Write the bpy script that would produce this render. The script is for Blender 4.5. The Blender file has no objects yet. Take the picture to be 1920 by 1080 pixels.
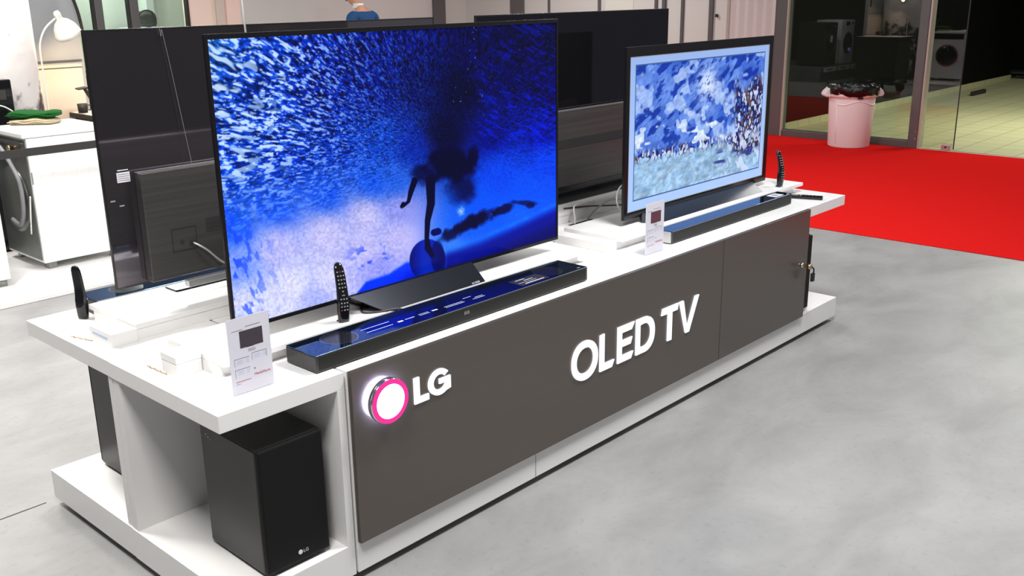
import bpy, bmesh, math, random
import numpy as np
from mathutils import Vector, Matrix
random.seed(7); np.random.seed(7)
S = bpy.context.scene
COL = S.collection
PI = math.pi

# ------------------------------------------------------------------ materials
def lin(c):
    return tuple((x/255/12.92) if x/255 <= .04045 else ((x/255+.055)/1.055)**2.4 for x in c)
def mat(name, col, rough=.5, metal=0., spec=.5, emit=None, es=0., coat=0., alpha=1., noise=None, bump=None, trans=0., ior=1.45, sheen=0.):
    m = bpy.data.materials.new(name); m.use_nodes = True
    nt = m.node_tree; b = nt.nodes['Principled BSDF']
    b.inputs['Base Color'].default_value = (*col, 1); b.inputs['Roughness'].default_value = rough
    b.inputs['Metallic'].default_value = metal; b.inputs['Specular IOR Level'].default_value = spec
    b.inputs['Coat Weight'].default_value = coat; b.inputs['IOR'].default_value = ior
    b.inputs['Transmission Weight'].default_value = trans
    b.inputs['Sheen Weight'].default_value = sheen
    if emit: b.inputs['Emission Color'].default_value = (*emit, 1); b.inputs['Emission Strength'].default_value = es
    tc = nt.nodes.new('ShaderNodeTexCoord')
    if noise is None: noise = (9., .04, (1, 1, 1))
    if noise:                      # (scale, amount, stretch[, detail])
        mp = nt.nodes.new('ShaderNodeMapping'); mp.inputs['Scale'].default_value = noise[2]
        n = nt.nodes.new('ShaderNodeTexNoise'); n.inputs['Scale'].default_value = noise[0]; n.inputs['Detail'].default_value = 5
        mx = nt.nodes.new('ShaderNodeMix'); mx.data_type = 'RGBA'
        a = noise[1]
        mx.inputs[6].default_value = (*[c*(1-a) for c in col], 1); mx.inputs[7].default_value = (*[min(1, c*(1+a)) for c in col], 1)
        nt.links.new(tc.outputs['Object'], mp.inputs[0]); nt.links.new(mp.outputs[0], n.inputs['Vector'])
        nt.links.new(n.outputs['Fac'], mx.inputs[0]); nt.links.new(mx.outputs[2], b.inputs['Base Color'])
    if bump:                       # (scale, strength, stretch)
        mp = nt.nodes.new('ShaderNodeMapping'); mp.inputs['Scale'].default_value = bump[2]
        n = nt.nodes.new('ShaderNodeTexNoise'); n.inputs['Scale'].default_value = bump[0]; n.inputs['Detail'].default_value = 4
        bp = nt.nodes.new('ShaderNodeBump'); bp.inputs['Strength'].default_value = bump[1]; bp.inputs['Distance'].default_value = .01
        nt.links.new(tc.outputs['Object'], mp.inputs[0]); nt.links.new(mp.outputs[0], n.inputs['Vector'])
        nt.links.new(n.outputs['Fac'], bp.inputs['Height']); nt.links.new(bp.outputs[0], b.inputs['Normal'])
    return m
def glass_mat(name, tint=(.95, 1, .97), refl=1.8, dim=1.0):
    m = bpy.data.materials.new(name); m.use_nodes = True; nt = m.node_tree
    for n in list(nt.nodes): nt.nodes.remove(n)
    o = nt.nodes.new('ShaderNodeOutputMaterial'); t = nt.nodes.new('ShaderNodeBsdfTransparent'); g = nt.nodes.new('ShaderNodeBsdfGlossy')
    t.inputs[0].default_value = (*[c*dim for c in tint], 1); g.inputs['Roughness'].default_value = 0.0
    f = nt.nodes.new('ShaderNodeFresnel'); f.inputs['IOR'].default_value = 1.5
    ge = nt.nodes.new('ShaderNodeNewGeometry'); iv = nt.nodes.new('ShaderNodeMath'); iv.operation = 'SUBTRACT'; iv.inputs[0].default_value = 1.
    nt.links.new(ge.outputs['Backfacing'], iv.inputs[1])
    mu = nt.nodes.new('ShaderNodeMath'); mu.operation = 'MULTIPLY'; nt.links.new(f.outputs[0], mu.inputs[0]); nt.links.new(iv.outputs[0], mu.inputs[1])
    m2 = nt.nodes.new('ShaderNodeMath'); m2.operation = 'MULTIPLY'; m2.use_clamp = True; nt.links.new(mu.outputs[0], m2.inputs[0]); m2.inputs[1].default_value = refl
    mx = nt.nodes.new('ShaderNodeMixShader')
    nt.links.new(m2.outputs[0], mx.inputs[0]); nt.links.new(t.outputs[0], mx.inputs[1]); nt.links.new(g.outputs[0], mx.inputs[2])
    nt.links.new(mx.outputs[0], o.inputs[0])
    return m
def attr_screen(name, strength):
    m = bpy.data.materials.new(name); m.use_nodes = True; nt = m.node_tree; b = nt.nodes['Principled BSDF']
    a = nt.nodes.new('ShaderNodeVertexColor'); a.layer_name = 'picture'
    b.inputs['Base Color'].default_value = (.004, .004, .005, 1); b.inputs['Roughness'].default_value = .08; b.inputs['Specular IOR Level'].default_value = .1
    nt.links.new(a.outputs[0], b.inputs['Emission Color']); b.inputs['Emission Strength'].default_value = strength
    return m

M = {}
M['white'] = mat('white_lacquer', (.84, .83, .82), .3, noise=(3, .01, (1, 1, 1)))
M['white2'] = mat('white_laminate', (.78, .77, .76), .38, noise=(3, .012, (1, 1, 1)))
M['riser'] = mat('riser_white', (.86, .85, .84), .35, noise=(3, .01, (1, 1, 1)))
M['brown'] = mat('brown_brushed_panel', (.150, .131, .116), .30, .62, .5, noise=(2.5, .03, (1, 1, 12)))
M['gap'] = mat('dark_recess', (.02, .02, .02), .7)
M['blackgloss'] = mat('black_gloss', (.008, .008, .01), .04, 0, .6)
M['barTop'] = mat('black_glass_top', (.004, .006, .012), .03, 0, .5, ior=3.4)
M['barTop'].node_tree.nodes['Principled BSDF'].inputs['Specular Tint'].default_value = (.22, .48, 1., 1)  # blue specular tint put in to mimic the screen's blue reflection
M['blackmatte'] = mat('black_matte', (.022, .021, .021), .55, 0, .35, noise=(40, .2, (1, 1, 1)))
M['charcoal'] = mat('charcoal_metal', (.07, .068, .066), .38, .6, .5, noise=(60, .1, (.1, 1, 1)))
M['grille'] = mat('speaker_cloth', (.014, .014, .0135), .5, 0, .4, noise=(200, .3, (1, 1, 1)))
M['tvback'] = mat('tv_back_lacquer', (.27, .25, .28), .05, .93, .5)
M['tvback2'] = mat('tv_back_lacquer_dark', (.06, .06, .075), .05, .93, .5)
M['tvbox'] = mat('brushed_dark_metal', (.10, .095, .095), .3, .55, .5, noise=(9, .35, (.15, 1, 9)))
M['tvedge'] = mat('tv_edge_metal', (.10, .10, .10), .25, .9)
M['standmetal'] = mat('dark_stand_metal', (.016, .018, .026), .22, .5, .5)
M['silver'] = mat('silver_metal', (.62, .62, .61), .28, .8)
M['chrome'] = mat('chrome', (.8, .8, .82), .12, 1.)
M['paper'] = mat('card_paper', (.78, .77, .82), .5, noise=(5, .01, (1, 1, 1)))
M['ink'] = mat('ink_grey', (.28, .27, .30), .7)
M['inkdark'] = mat('ink_dark', (.055, .04, .055), .6)
M['inkplum'] = mat('ink_plum', (.13, .035, .055), .6)
M['inkred'] = mat('ink_red', (.55, .05, .08), .7)
M['acrylic'] = glass_mat('clear_acrylic', (.98, .98, .99), .6)
M['red'] = mat('red_carpet', (.64, .014, .013), .95, 0, .0, noise=(60, .12, (1, 1, 1)), bump=(400, .3, (1, 1, 1)))
M['frame'] = mat('bronze_aluminium', (.13, .137, .14), .32, .4, noise=(3, .06, (1, 1, .2)))
M['framelight'] = mat('pale_frame_strip', (.5, .46, .42), .3, .4)
M['glass'] = glass_mat('clear_glass', (.93, .96, .93))
M['blackwall'] = mat('black_wall_paint', (.003, .003, .0028), .7, 0, .1)
M['wallwhite'] = mat('white_wall_panel', (.55, .61, .585), .45, noise=(1.2, .03, (1, 1, 1)))
M['wallgrey'] = mat('grey_wall_panel', (.30, .32, .34), .5, noise=(2, .03, (1, 1, 1)))
M['wallbeige'] = mat('beige_wall_panel', (.58, .53, .47), .5, noise=(2, .03, (1, 1, 1)))
M['wallpink'] = mat('rose_wall_panel', (.78, .66, .58), .5, noise=(2, .03, (1, 1, 1)))
M['wallgreen'] = mat('pale_green_panel', (.62, .70, .63), .4, noise=(2, .03, (1, 1, 1)))
M['darkwall'] = mat('dark_wall', (.02, .018, .016), .6)
M['binpink'] = mat('pink_white_plastic', (.80, .78, .79), .45, noise=(6, .02, (1, 1, 1)))
M['bag'] = mat('black_bin_liner', (.006, .006, .006), .18, 0, .6, bump=(25, 1., (1, 1, 1)))
M['enamel'] = mat('white_enamel', (.82, .82, .82), .3)
M['enamelgrey'] = mat('silver_enamel', (.38, .38, .38), .35, .3)
M['steelback'] = mat('galvanised_back', (.16, .17, .16), .35, .6, noise=(6, .3, (1, 1, 1)))
M['rubber'] = mat('grey_hose', (.22, .22, .23), .5)
M['whitecord'] = mat('white_cord', (.75, .73, .70), .4)
M['darkcord'] = mat('dark_cord', (.06, .05, .05), .4)
M['green'] = mat('green_terry', (.008, .11, .016), .95, 0, .1, noise=(80, .4, (1, 1, 1)), bump=(250, 1., (1, 1, 1)), sheen=.05)
M['beige'] = mat('cream_terry', (.66, .54, .33), .95, 0, .1, noise=(80, .12, (1, 1, 1)), bump=(250, 1., (1, 1, 1)), sheen=.3)
M['belt'] = mat('belt_webbing', (.03, .028, .028), .7)
M['plush'] = None
M['lampwhite'] = mat('lamp_white', (.78, .79, .72), .4)
M['bulb'] = mat('warm_bulb', (1, .8, .5), .5, emit=(1, .72, .4), es=6)
M['foot'] = mat('clear_block', (.55, .58, .55), .15, 0, .5, trans=.6, ior=1.2)
M['suit'] = mat('blue_suit_wool', (.018, .075, .20), .8, 0, .2, noise=(90, .15, (1, 1, 1)))
M['trouser'] = mat('navy_trousers', (.014, .04, .11), .8, 0, .2)
M['skin'] = mat('skin', (.52, .27, .18), .5, noise=(20, .05, (1, 1, 1)))
M['hair'] = mat('brown_hair', (.07, .04, .022), .7, noise=(60, .4, (1, 1, 4)))
M['shirt'] = mat('white_shirt', (.75, .75, .78), .7)
M['shoe'] = mat('black_leather', (.01, .01, .01), .3)
M['lit'] = mat('sign_white_light', (.2, .2, .22), .4, emit=(.92, .93, 1.0), es=1.08)
M['backlit'] = mat('sign_back_light', (.9, .9, .95), .4, emit=(.62, .62, 1.0), es=24.)
M['pinklit'] = mat('sign_pink_light', (.25, .01, .1), .4, emit=(.80, .022, .27), es=.95)
M['disclit'] = mat('sign_disc_light', (.9, .8, .85), .4, emit=(1., .84, .93), es=1.5)
M['print'] = mat('white_print', (.75, .78, .85), .5, emit=(.7, .8, 1), es=.0)
M['printblue'] = mat('pale_print', (.45, .55, .8), .5)
M['btn'] = mat('remote_button', (.45, .44, .44), .4)
M['btnred'] = mat('red_button', (.55, .02, .03), .4)
M['ledgeblue'] = mat('blue_grey_ledge', (.12, .14, .18), .5)
M['seam'] = mat('dark_seam_strip', (.05, .05, .05), .8)  # dark colour of the floor and plinth joints
M['podium'] = mat('grey_podium', (.20, .21, .22), .5)
M['brass'] = mat('brass', (.6, .45, .25), .25, 1.)
M['bagdark'] = mat('dark_canvas', (.05, .055, .05), .8, noise=(20, .4, (1, 1, 1)))
M['violet'] = mat('violet_display', (.1, .05, .3), .4, emit=(.45, .3, 1.), es=1.5)
M['ceil'] = mat('lamp_housing', (.6, .6, .6), .5)

def plush():
    m = bpy.data.materials.new('white_plaster_column'); m.use_nodes = True; nt = m.node_tree; b = nt.nodes['Principled BSDF']
    tc = nt.nodes.new('ShaderNodeTexCoord'); n = nt.nodes.new('ShaderNodeTexNoise'); n.inputs['Scale'].default_value = 9; n.inputs['Detail'].default_value = 8
    n2 = nt.nodes.new('ShaderNodeTexNoise'); n2.inputs['Scale'].default_value = 3.; n2.inputs['Detail'].default_value = 6
    sx = nt.nodes.new('ShaderNodeSeparateXYZ'); nt.links.new(tc.outputs['Object'], sx.inputs[0]); nt.links.new(tc.outputs['Object'], n.inputs['Vector']); nt.links.new(tc.outputs['Object'], n2.inputs['Vector'])
    mr = nt.nodes.new('ShaderNodeMapRange'); mr.inputs[1].default_value = .9; mr.inputs[2].default_value = 1.35; mr.inputs[3].default_value = .27; mr.inputs[4].default_value = -.1
    nt.links.new(sx.outputs[2], mr.inputs[0])
    ad = nt.nodes.new('ShaderNodeMath'); ad.operation = 'ADD'; nt.links.new(n.outputs['Fac'], ad.inputs[0]); nt.links.new(mr.outputs[0], ad.inputs[1])
    cr = nt.nodes.new('ShaderNodeValToRGB'); e = cr.color_ramp.elements
    e[0].position = .60; e[0].color = (.80, .77, .75, 1); e[1].position = .76; e[1].color = (.08, .07, .08, 1)
    nt.links.new(ad.outputs[0], cr.inputs[0]); nt.links.new(cr.outputs[0], b.inputs['Base Color']); b.inputs['Roughness'].default_value = .9
    bp = nt.nodes.new('ShaderNodeBump'); bp.inputs['Strength'].default_value = .9; bp.inputs['Distance'].default_value = .03
    nt.links.new(n2.outputs['Fac'], bp.inputs['Height']); nt.links.new(bp.outputs[0], b.inputs['Normal'])
    return m
M['plush'] = plush()

def floor_mat():
    m = bpy.data.materials.new('grey_vinyl_concrete_floor'); m.use_nodes = True; nt = m.node_tree; b = nt.nodes['Principled BSDF']
    tc = nt.nodes.new('ShaderNodeTexCoord')
    n = nt.nodes.new('ShaderNodeTexNoise'); n.inputs['Scale'].default_value = 1.5; n.inputs['Detail'].default_value = 9; n.inputs['Roughness'].default_value = .62; n.inputs['Distortion'].default_value = .4
    mp = nt.nodes.new('ShaderNodeMapping'); mp.inputs['Scale'].default_value = (1, 1.7, 1); mp.inputs['Rotation'].default_value = (0, 0, .5)
    nt.links.new(tc.outputs['Object'], mp.inputs[0]); nt.links.new(mp.outputs[0], n.inputs['Vector'])
    cr = nt.nodes.new('ShaderNodeValToRGB'); e = cr.color_ramp.elements
    e[0].position = .34; e[0].color = (.245, .244, .243, 1); e[1].position = .66; e[1].color = (.335, .333, .33, 1)
    nt.links.new(n.outputs['Fac'], cr.inputs[0])
    v = nt.nodes.new('ShaderNodeTexNoise'); v.inputs['Scale'].default_value = 34; v.inputs['Detail'].default_value = 3
    nt.links.new(tc.outputs['Object'], v.inputs['Vector'])
    c2 = nt.nodes.new('ShaderNodeValToRGB'); q = c2.color_ramp.elements; q[0].position = .28; q[0].color = (.72, .72, .72, 1); q[1].position = .42; q[1].color = (1, 1, 1, 1)
    nt.links.new(v.outputs['Fac'], c2.inputs[0])
    mx = nt.nodes.new('ShaderNodeMix'); mx.data_type = 'RGBA'; mx.blend_type = 'MULTIPLY'; mx.inputs[0].default_value = .35
    nt.links.new(cr.outputs[0], mx.inputs[6]); nt.links.new(c2.outputs[0], mx.inputs[7])
    nt.links.new(mx.outputs[2], b.inputs['Base Color'])
    b.inputs['Roughness'].default_value = .42; b.inputs['Specular IOR Level'].default_value = .4
    bp = nt.nodes.new('ShaderNodeBump'); bp.inputs['Strength'].default_value = .15; bp.inputs['Distance'].default_value = .004
    nt.links.new(v.outputs['Fac'], bp.inputs['Height']); nt.links.new(bp.outputs[0], b.inputs['Normal'])
    return m
M['floor'] = floor_mat()
def tile_mat():
    m = bpy.data.materials.new('beige_floor_tiles'); m.use_nodes = True; nt = m.node_tree; b = nt.nodes['Principled BSDF']
    tc = nt.nodes.new('ShaderNodeTexCoord'); br = nt.nodes.new('ShaderNodeTexBrick'); br.offset = 0
    br.inputs['Scale'].default_value = 1.; br.inputs['Brick Width'].default_value = .33; br.inputs['Row Height'].default_value = .33; br.inputs['Mortar Size'].default_value = .006
    br.inputs['Color1'].default_value = (.50, .50, .28, 1); br.inputs['Color2'].default_value = (.54, .53, .31, 1); br.inputs['Mortar'].default_value = (.28, .27, .15, 1)
    nt.links.new(tc.outputs['Object'], br.inputs['Vector']); nt.links.new(br.outputs[0], b.inputs['Base Color']); b.inputs['Roughness'].default_value = .45
    return m
M['tile'] = tile_mat()
def ribbed_mat():
    m = bpy.data.materials.new('ribbed_white_sheet'); m.use_nodes = True; nt = m.node_tree; b = nt.nodes['Principled BSDF']
    b.inputs['Base Color'].default_value = (.55, .56, .55, 1); b.inputs['Roughness'].default_value = .35
    return m

# ------------------------------------------------------------------ objects
ORG = {}
def setp(o, label=None, cat=None, group=None, kind=None):
    if label: o['label'] = label
    if cat: o['category'] = cat
    if group: o['group'] = group
    if kind: o['kind'] = kind
    return o
def thing(name, label, cat, loc, group=None, rz=0.):
    o = bpy.data.objects.new(name, None); COL.objects.link(o); o.location = loc; o.rotation_euler = (0, 0, rz)
    o.empty_display_size = .05
    ORG[o] = Vector(loc)
    return setp(o, label, cat, group)
class MB:
    def __init__(s): s.v = []; s.f = []; s.sm = []
    def add(s, vs, fs, smooth=False):
        n = len(s.v); s.v += [tuple(v) for v in vs]; s.f += [tuple(i+n for i in f) for f in fs]; s.sm += [smooth]*len(fs); return s
    def box(s, x0, x1, y0, y1, z0, z1):
        vs = [(x, y, z) for x in (x0, x1) for y in (y0, y1) for z in (z0, z1)]
        return s.add(vs, [(0, 1, 3, 2), (4, 6, 7, 5), (0, 4, 5, 1), (2, 3, 7, 6), (0, 2, 6, 4), (1, 5, 7, 3)])
    def hexa(s, P):      # 8 points: bottom 4 ccw, top 4 ccw
        return s.add(P, [(3, 2, 1, 0), (4, 5, 6, 7), (0, 1, 5, 4), (1, 2, 6, 5), (2, 3, 7, 6), (3, 0, 4, 7)])
    def prism(s, poly, axis, a, b, smooth=False):   # poly ccw seen from +axis, 2D coords in the other two axes in xyz order
        def P(p, t):
            return {'x': (t, p[0], p[1]), 'y': (p[0], t, p[1]), 'z': (p[0], p[1], t)}[axis]
        n = len(poly); vs = [P(p, a) for p in poly]+[P(p, b) for p in poly]
        fs = [tuple(range(n))[::-1], tuple(range(n, 2*n))]
        s.add(vs, fs); k = len(s.v)-2*n
        for i in range(n):
            j = (i+1) % n; s.f.append((k+i, k+j, k+n+j, k+n+i)); s.sm.append(smooth)
        return s
    def ringprism(s, outer, inner, axis, a, b):     # same count outer / inner loops
        def P(p, t):
            return {'x': (t, p[0], p[1]), 'y': (p[0], t, p[1]), 'z': (p[0], p[1], t)}[axis]
        n = len(outer); vs = [P(p, a) for p in outer]+[P(p, a) for p in inner]+[P(p, b) for p in outer]+[P(p, b) for p in inner]
        fs = []
        for i in range(n):
            j = (i+1) % n
            fs += [(i, j, n+j, n+i), (2*n+j, 2*n+i, 3*n+i, 3*n+j), (j, i, 2*n+i, 2*n+j), (n+i, n+j, 3*n+j, 3*n+i)]
        return s.add(vs, fs)
    def loft(s, rings, cap=True, smooth=True, closed=False):
        n = len(rings[0]); k = len(s.v); s.v += [tuple(p) for r in rings for p in r]
        m = len(rings)
        for i in range(m if closed else m-1):
            i2 = (i+1) % m
            for j in range(n):
                q = (j+1) % n; s.f.append((k+i*n+j, k+i*n+q, k+i2*n+q, k+i2*n+j)); s.sm.append(smooth)
        if cap and not closed:
            s.f.append(tuple(k+j for j in range(n))[::-1]); s.sm.append(False)
            s.f.append(tuple(k+(m-1)*n+j for j in range(n))); s.sm.append(False)
        return s
    def tube(s, pts, r, n=8, closed=False):
        pts = [Vector(p) for p in pts]; rings = []
        up = Vector((0, 0, 1)); prev = None
        for i, p in enumerate(pts):
            a = pts[i-1] if i > 0 else (pts[-1] if closed else p); b = pts[i+1] if i < len(pts)-1 else (pts[0] if closed else p)
            t = (b-a).normalized()
            if prev is None:
                x = t.cross(up)
                if x.length < .05: x = t.cross(Vector((1, 0, 0)))
                x.normalize()
            else:
                x = prev-t*prev.dot(t); x.normalize()
            prev = x; y = t.cross(x); rr = r[i] if isinstance(r, (list, tuple)) else r
            rings.append([p+x*math.cos(2*PI*j/n)*rr+y*math.sin(2*PI*j/n)*rr for j in range(n)])
        return s.loft(rings, closed=closed)
    def cyl(s, p0, p1, r0, r1=None, n=24):
        return s.tube([p0, p1], [r0, r0 if r1 is None else r1], n)
    def lathe(s, prof, c=(0, 0, 0), n=32, axis='z', cap=True):   # prof [(r,h)]
        rings = []
        for r, h in prof:
            ring = []
            for j in range(n):
                a = 2*PI*j/n; u, w = r*math.cos(a), r*math.sin(a)
                ring.append({'z': (c[0]+u, c[1]+w, c[2]+h), 'y': (c[0]+u, c[1]+h, c[2]+w), 'x': (c[0]+h, c[1]+u, c[2]+w)}[axis])
            rings.append(ring)
        return s.loft(rings, cap=cap)
    def build(s, name, m, parent=None, bevel=0., seg=2, xf=None, fix=True):
        me = bpy.data.meshes.new(name)
        o0 = Vector((0, 0, 0)); r = parent
        while r is not None and r.parent is not None: r = r.parent
        if r is not None: o0 = ORG.get(r, Vector((0, 0, 0)))
        V = [Vector(v) for v in s.v]
        if xf: V = [xf @ v for v in V]
        V = [v-o0 for v in V]
        me.from_pydata([tuple(v) for v in V], [], s.f)
        me.polygons.foreach_set('use_smooth', s.sm)
        if fix:
            bm = bmesh.new(); bm.from_mesh(me); bmesh.ops.recalc_face_normals(bm, faces=bm.faces); bm.to_mesh(me); bm.free()
        me.materials.append(M[m] if isinstance(m, str) else m); me.update()
        o = bpy.data.objects.new(name, me); COL.objects.link(o)
        if parent is not None: o.parent = parent
        if bevel:
            bv = o.modifiers.new('bevel', 'BEVEL'); bv.width = bevel; bv.segments = seg; bv.limit_method = 'ANGLE'; bv.angle_limit = math.radians(40)
        return o
def box(name, m, parent, *b, bevel=0.): return MB().box(*b).build(name, m, parent, bevel)
def struct(o): o['kind'] = 'structure'; return o
def copytree(o, parent=None, off=None):
    c = o.copy(); COL.objects.link(c)
    if parent is not None: c.parent = parent
    elif off is not None: c.location = Vector(o.location)+Vector(off); ORG[c] = Vector(c.location)
    for ch in [x for x in COL.objects if x.parent == o]: copytree(ch, c)
    return c
def text_mesh(txt, size, depth=0.):
    cu = bpy.data.curves.new('t', 'FONT'); cu.body = txt; cu.size = size; cu.extrude = depth; cu.align_x = 'LEFT'; cu.align_y = 'BOTTOM_BASELINE'
    ob = bpy.data.objects.new('t', cu); COL.objects.link(ob); dg = bpy.context.evaluated_depsgraph_get()
    me = bpy.data.meshes.new_from_object(ob.evaluated_get(dg)); v = [tuple(x.co) for x in me.vertices]; f = [tuple(p.vertices) for p in me.polygons]
    bpy.data.objects.remove(ob); bpy.data.meshes.remove(me); bpy.data.curves.remove(cu)
    return v, f
def bez(p0, p1, p2, p3, n=10):
    P = [Vector(p) for p in (p0, p1, p2, p3)]
    return [P[0]*(1-t)**3+P[1]*3*t*(1-t)**2+P[2]*3*t*t*(1-t)+P[3]*t**3 for t in [i/n for i in range(n+1)]]
def spline(pts, n=8):
    P = [Vector(p) for p in pts]; out = []
    for i in range(len(P)-1):
        a = P[max(i-1, 0)]; b = P[i]; c = P[i+1]; d = P[min(i+2, len(P)-1)]
        for k in range(n):
            t = k/n; out.append(.5*((2*b)+(c-a)*t+(2*a-5*b+4*c-d)*t*t+(-a+3*b-3*c+d)*t**3))
    out.append(P[-1]); return out

# ------------------------------------------------------------------ camera
cam = bpy.data.cameras.new('camera'); co = bpy.data.objects.new('camera', cam); COL.objects.link(co); S.camera = co
yaw, pitch, roll = -.8240, -.2933, -.0134
fwd = Vector((math.sin(-yaw)*math.cos(pitch), math.cos(yaw)*math.cos(pitch), math.sin(pitch)))
r_ = fwd.cross(Vector((0, 0, 1))).normalized(); u_ = r_.cross(fwd)
rr = r_*math.cos(roll)+u_*math.sin(roll); uu = -r_*math.sin(roll)+u_*math.cos(roll)
co.matrix_world = Matrix(((rr.x, uu.x, -fwd.x, -1.6981), (rr.y, uu.y, -fwd.y, -2.2645), (rr.z, uu.z, -fwd.z, 1.8285), (0, 0, 0, 1)))
cam.sensor_width = 36; cam.lens = 1840.99/1920*36; cam.clip_end = 100

# ------------------------------------------------------------------ setting
ZT, TT, ZP, ZB = .7297, .0537, .1411, .03
struct(MB().add([(-6, -6, 0), (10, -6, 0), (10, 12, 0), (-6, 12, 0)], [(0, 1, 2, 3)]).build('floor', 'floor', None, fix=False))
struct(MB().add([(10, -6, 0), (21, -6, 0), (21, 12, 0), (10, 12, 0)], [(0, 1, 2, 3)]).build('floor', 'tile', None, fix=False))
setp(box('red_carpet', 'red', None, 5.5, 9.95, -3.5, 9.4, 0, .008, bevel=.003), 'bright red event carpet laid on the grey floor before the glass front', 'carpet')
struct(box('trim_1', 'framelight', None, 9.95, 10.02, -3.5, 2.02, 0, .01, bevel=.002))      # threshold strip
struct(box('trim_2', 'seam', None, -5, -.46, 1.294, 1.299, 0, .0012))                        # joint between two floor sheets

# glass front, plane x = 10
w1 = thing('window_1', None, None, (10, 3, 0)); struct(w1)
box('frame', 'frame', w1, 9.96, 10.10, 3.79, 3.95, 0, 2.9, bevel=.008)
MB().box(9.95, 9.99, 3.775, 3.792, 0, 2.9).build('frame_bead', 'framelight', w1)
box('bottom_rail', 'frame', w1, 9.97, 10.08, 2.15, 3.78, 0, .085, bevel=.006)
box('top_rail', 'frame', w1, 9.97, 10.08, 2.15, 3.78, 2.8, 2.9, bevel=.006)
box('glass_pane', 'glass', w1, 10.02, 10.032, 2.15, 3.78, .085, 2.8)
d1 = thing('door_1', None, None, (10, 1.8, 0)); struct(d1)
box('post', 'frame', d1, 9.95, 10.10, 2.04, 2.15, 0, 2.9, bevel=.012)
MB().box(9.96, 10.09, 2.018, 2.038, 0, 2.9).build('post_bead', 'framelight', d1)
for zz in (.12, .2): MB().cyl((9.94, 2.06, zz), (9.95, 2.06, zz), .007, n=10).build('screw', 'silver', d1)
box('glass_leaf', 'glass', d1, 10.02, 10.03, 1.645, 2.015, .02, 2.5)
fl = box('floor_hinge', 'silver', d1, 9.99, 10.05, 1.665, 1.77, .012, .075, bevel=.004)
MB().cyl((9.985, 1.72, .045), (9.995, 1.72, .045), .012, n=12).build('lock_cylinder', 'blackmatte', fl)
box('edge_seal', 'gap', d1, 10.018, 10.032, 1.637, 1.646, .02, 2.5)

# shop behind the glass front
struct(box('wall_left', 'blackwall', None, 10.12, 20.0, 4.03, 4.2, 0, 3.2))
struct(MB().box(10.15, 20.0, 4.012, 4.03, 0, .09).build('baseboard_left', 'tile', None))
struct(box('wall_right', 'blackwall', None, 20.9, 21.0, -6, 12, 0, 3.2))
setp(box('floor_stop', 'blackmatte', None, 16.3, 16.95, 3.5, 3.56, 0, .07, bevel=.01), 'low black bar lying on the tiles by the black wall', 'door stop').rotation_euler = (0, 0, 0)
t = thing('hand_truck', 'dark metal frame trolley at the far end of the tiled floor', 'trolley', (20.3, 4.0, 0))
MB().box(20.15, 20.7, 3.75, 4.2, .10, .14).build('load_plate', 'charcoal', t, .005)
for a, b in ((20.2, 3.8), (20.2, 4.15), (20.65, 3.8), (20.65, 4.15)): MB().cyl((a, b, .05), (a+.04, b, .05), .05, n=16).build('wheel', 'blackmatte', t)
MB().tube([(20.18, 3.8, .12), (20.18, 3.8, 1.1), (20.18, 4.15, 1.1), (20.18, 4.15, .12)], .015).build('handle', 'charcoal', t)

# wall at right beyond the glass front corner (plane x = 10, y from 4 to 9.5)
struct(box('wall_right', 'wallwhite', None, 10.0, 10.1, 3.95, 9.6, 0, 3.0))
def vtrim(n, m, y0, y1, d=.03):
    return struct(box('trim_%d' % n, m, None, 10-d, 10.0, y0, y1, 0, 3.0, bevel=.003))
vtrim(3, 'frame', 8.22, 8.47, .06); vtrim(4, 'frame', 7.70, 7.74, .02); vtrim(5, 'frame', 6.74, 6.79, .02)
vtrim(6, 'wallgreen', 6.17, 6.66, .006); vtrim(7, 'frame', 5.62, 5.67, .04); vtrim(8, 'frame', 5.33, 5.37, .03)
vtrim(9, 'frame', 4.87, 4.93, .035); vtrim(10, 'wallwhite', 5.80, 6.05, .025); vtrim(12, 'frame', 5.76, 5.80, .03)
vtrim(11, 'framelight', 4.63, 4.67, .012)
MB().box(9.960, 9.99, 4.80, 4.825, 1.47, 1.51).build('door_pull', 'blackmatte', [o for o in COL.objects if o.name.startswith('wall_right')][-1])
M['rib'] = ribbed_mat()
struct(MB().prism([(9.99 if i % 2 else 9.965, 3.96+i*.064) for i in range(11)]+[(10.0, 3.96+10*.064), (10.0, 3.96)], 'z', 0, 3.0).build('wall_right', 'rib', None))
# back wall, plane y = 9.5
struct(box('wall_back', 'wallwhite', None, 5.80, 10, 9.5, 9.6, 0, 3.0))
struct(box('wall_back', 'wallpink', None, 5.03, 5.80, 9.5, 9.6, 0, 3.0))
struct(box('trim_13', 'wallbeige', None, 5.42, 5.54, 9.44, 9.5, 0, 3.0, bevel=.01))
struct(box('trim_14', 'frame', None, 9.25, 9.46, 9.42, 9.5, 0, 3.0, bevel=.008))
struct(box('trim_15', 'frame', None, 9.50, 9.515, 9.47, 9.5, 0, 3.0))
struct(box('wall_back', 'wallgreen', None, 2.4, 5.9, 10.3, 10.4, 0, 3.0))
w2 = thing('window_2', None, None, (4.6, 9.5, 0)); struct(w2)
box('frame', 'frame', w2, 4.25, 4.36, 9.45, 9.52, 0, 2.9, bevel=.006)
box('frame', 'blackmatte', w2, 4.225, 4.25, 9.45, 9.52, 0, 2.9)
box('frame', 'blackmatte', w2, 5.00, 5.03, 9.45, 9.52, 0, 2.9)
box('glass_pane', 'glass', w2, 4.36, 5.00, 9.48, 9.488, 0, 2.9)
w3 = thing('window_3', None, None, (4.0, 9.5, 0)); struct(w3)
box('frame', 'frame', w3, 3.815, 3.912, 9.45, 9.52, 0, 2.9, bevel=.006)
box('frame', 'blackmatte', w3, 3.79, 3.815, 9.45, 9.52, 0, 2.9)
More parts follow.
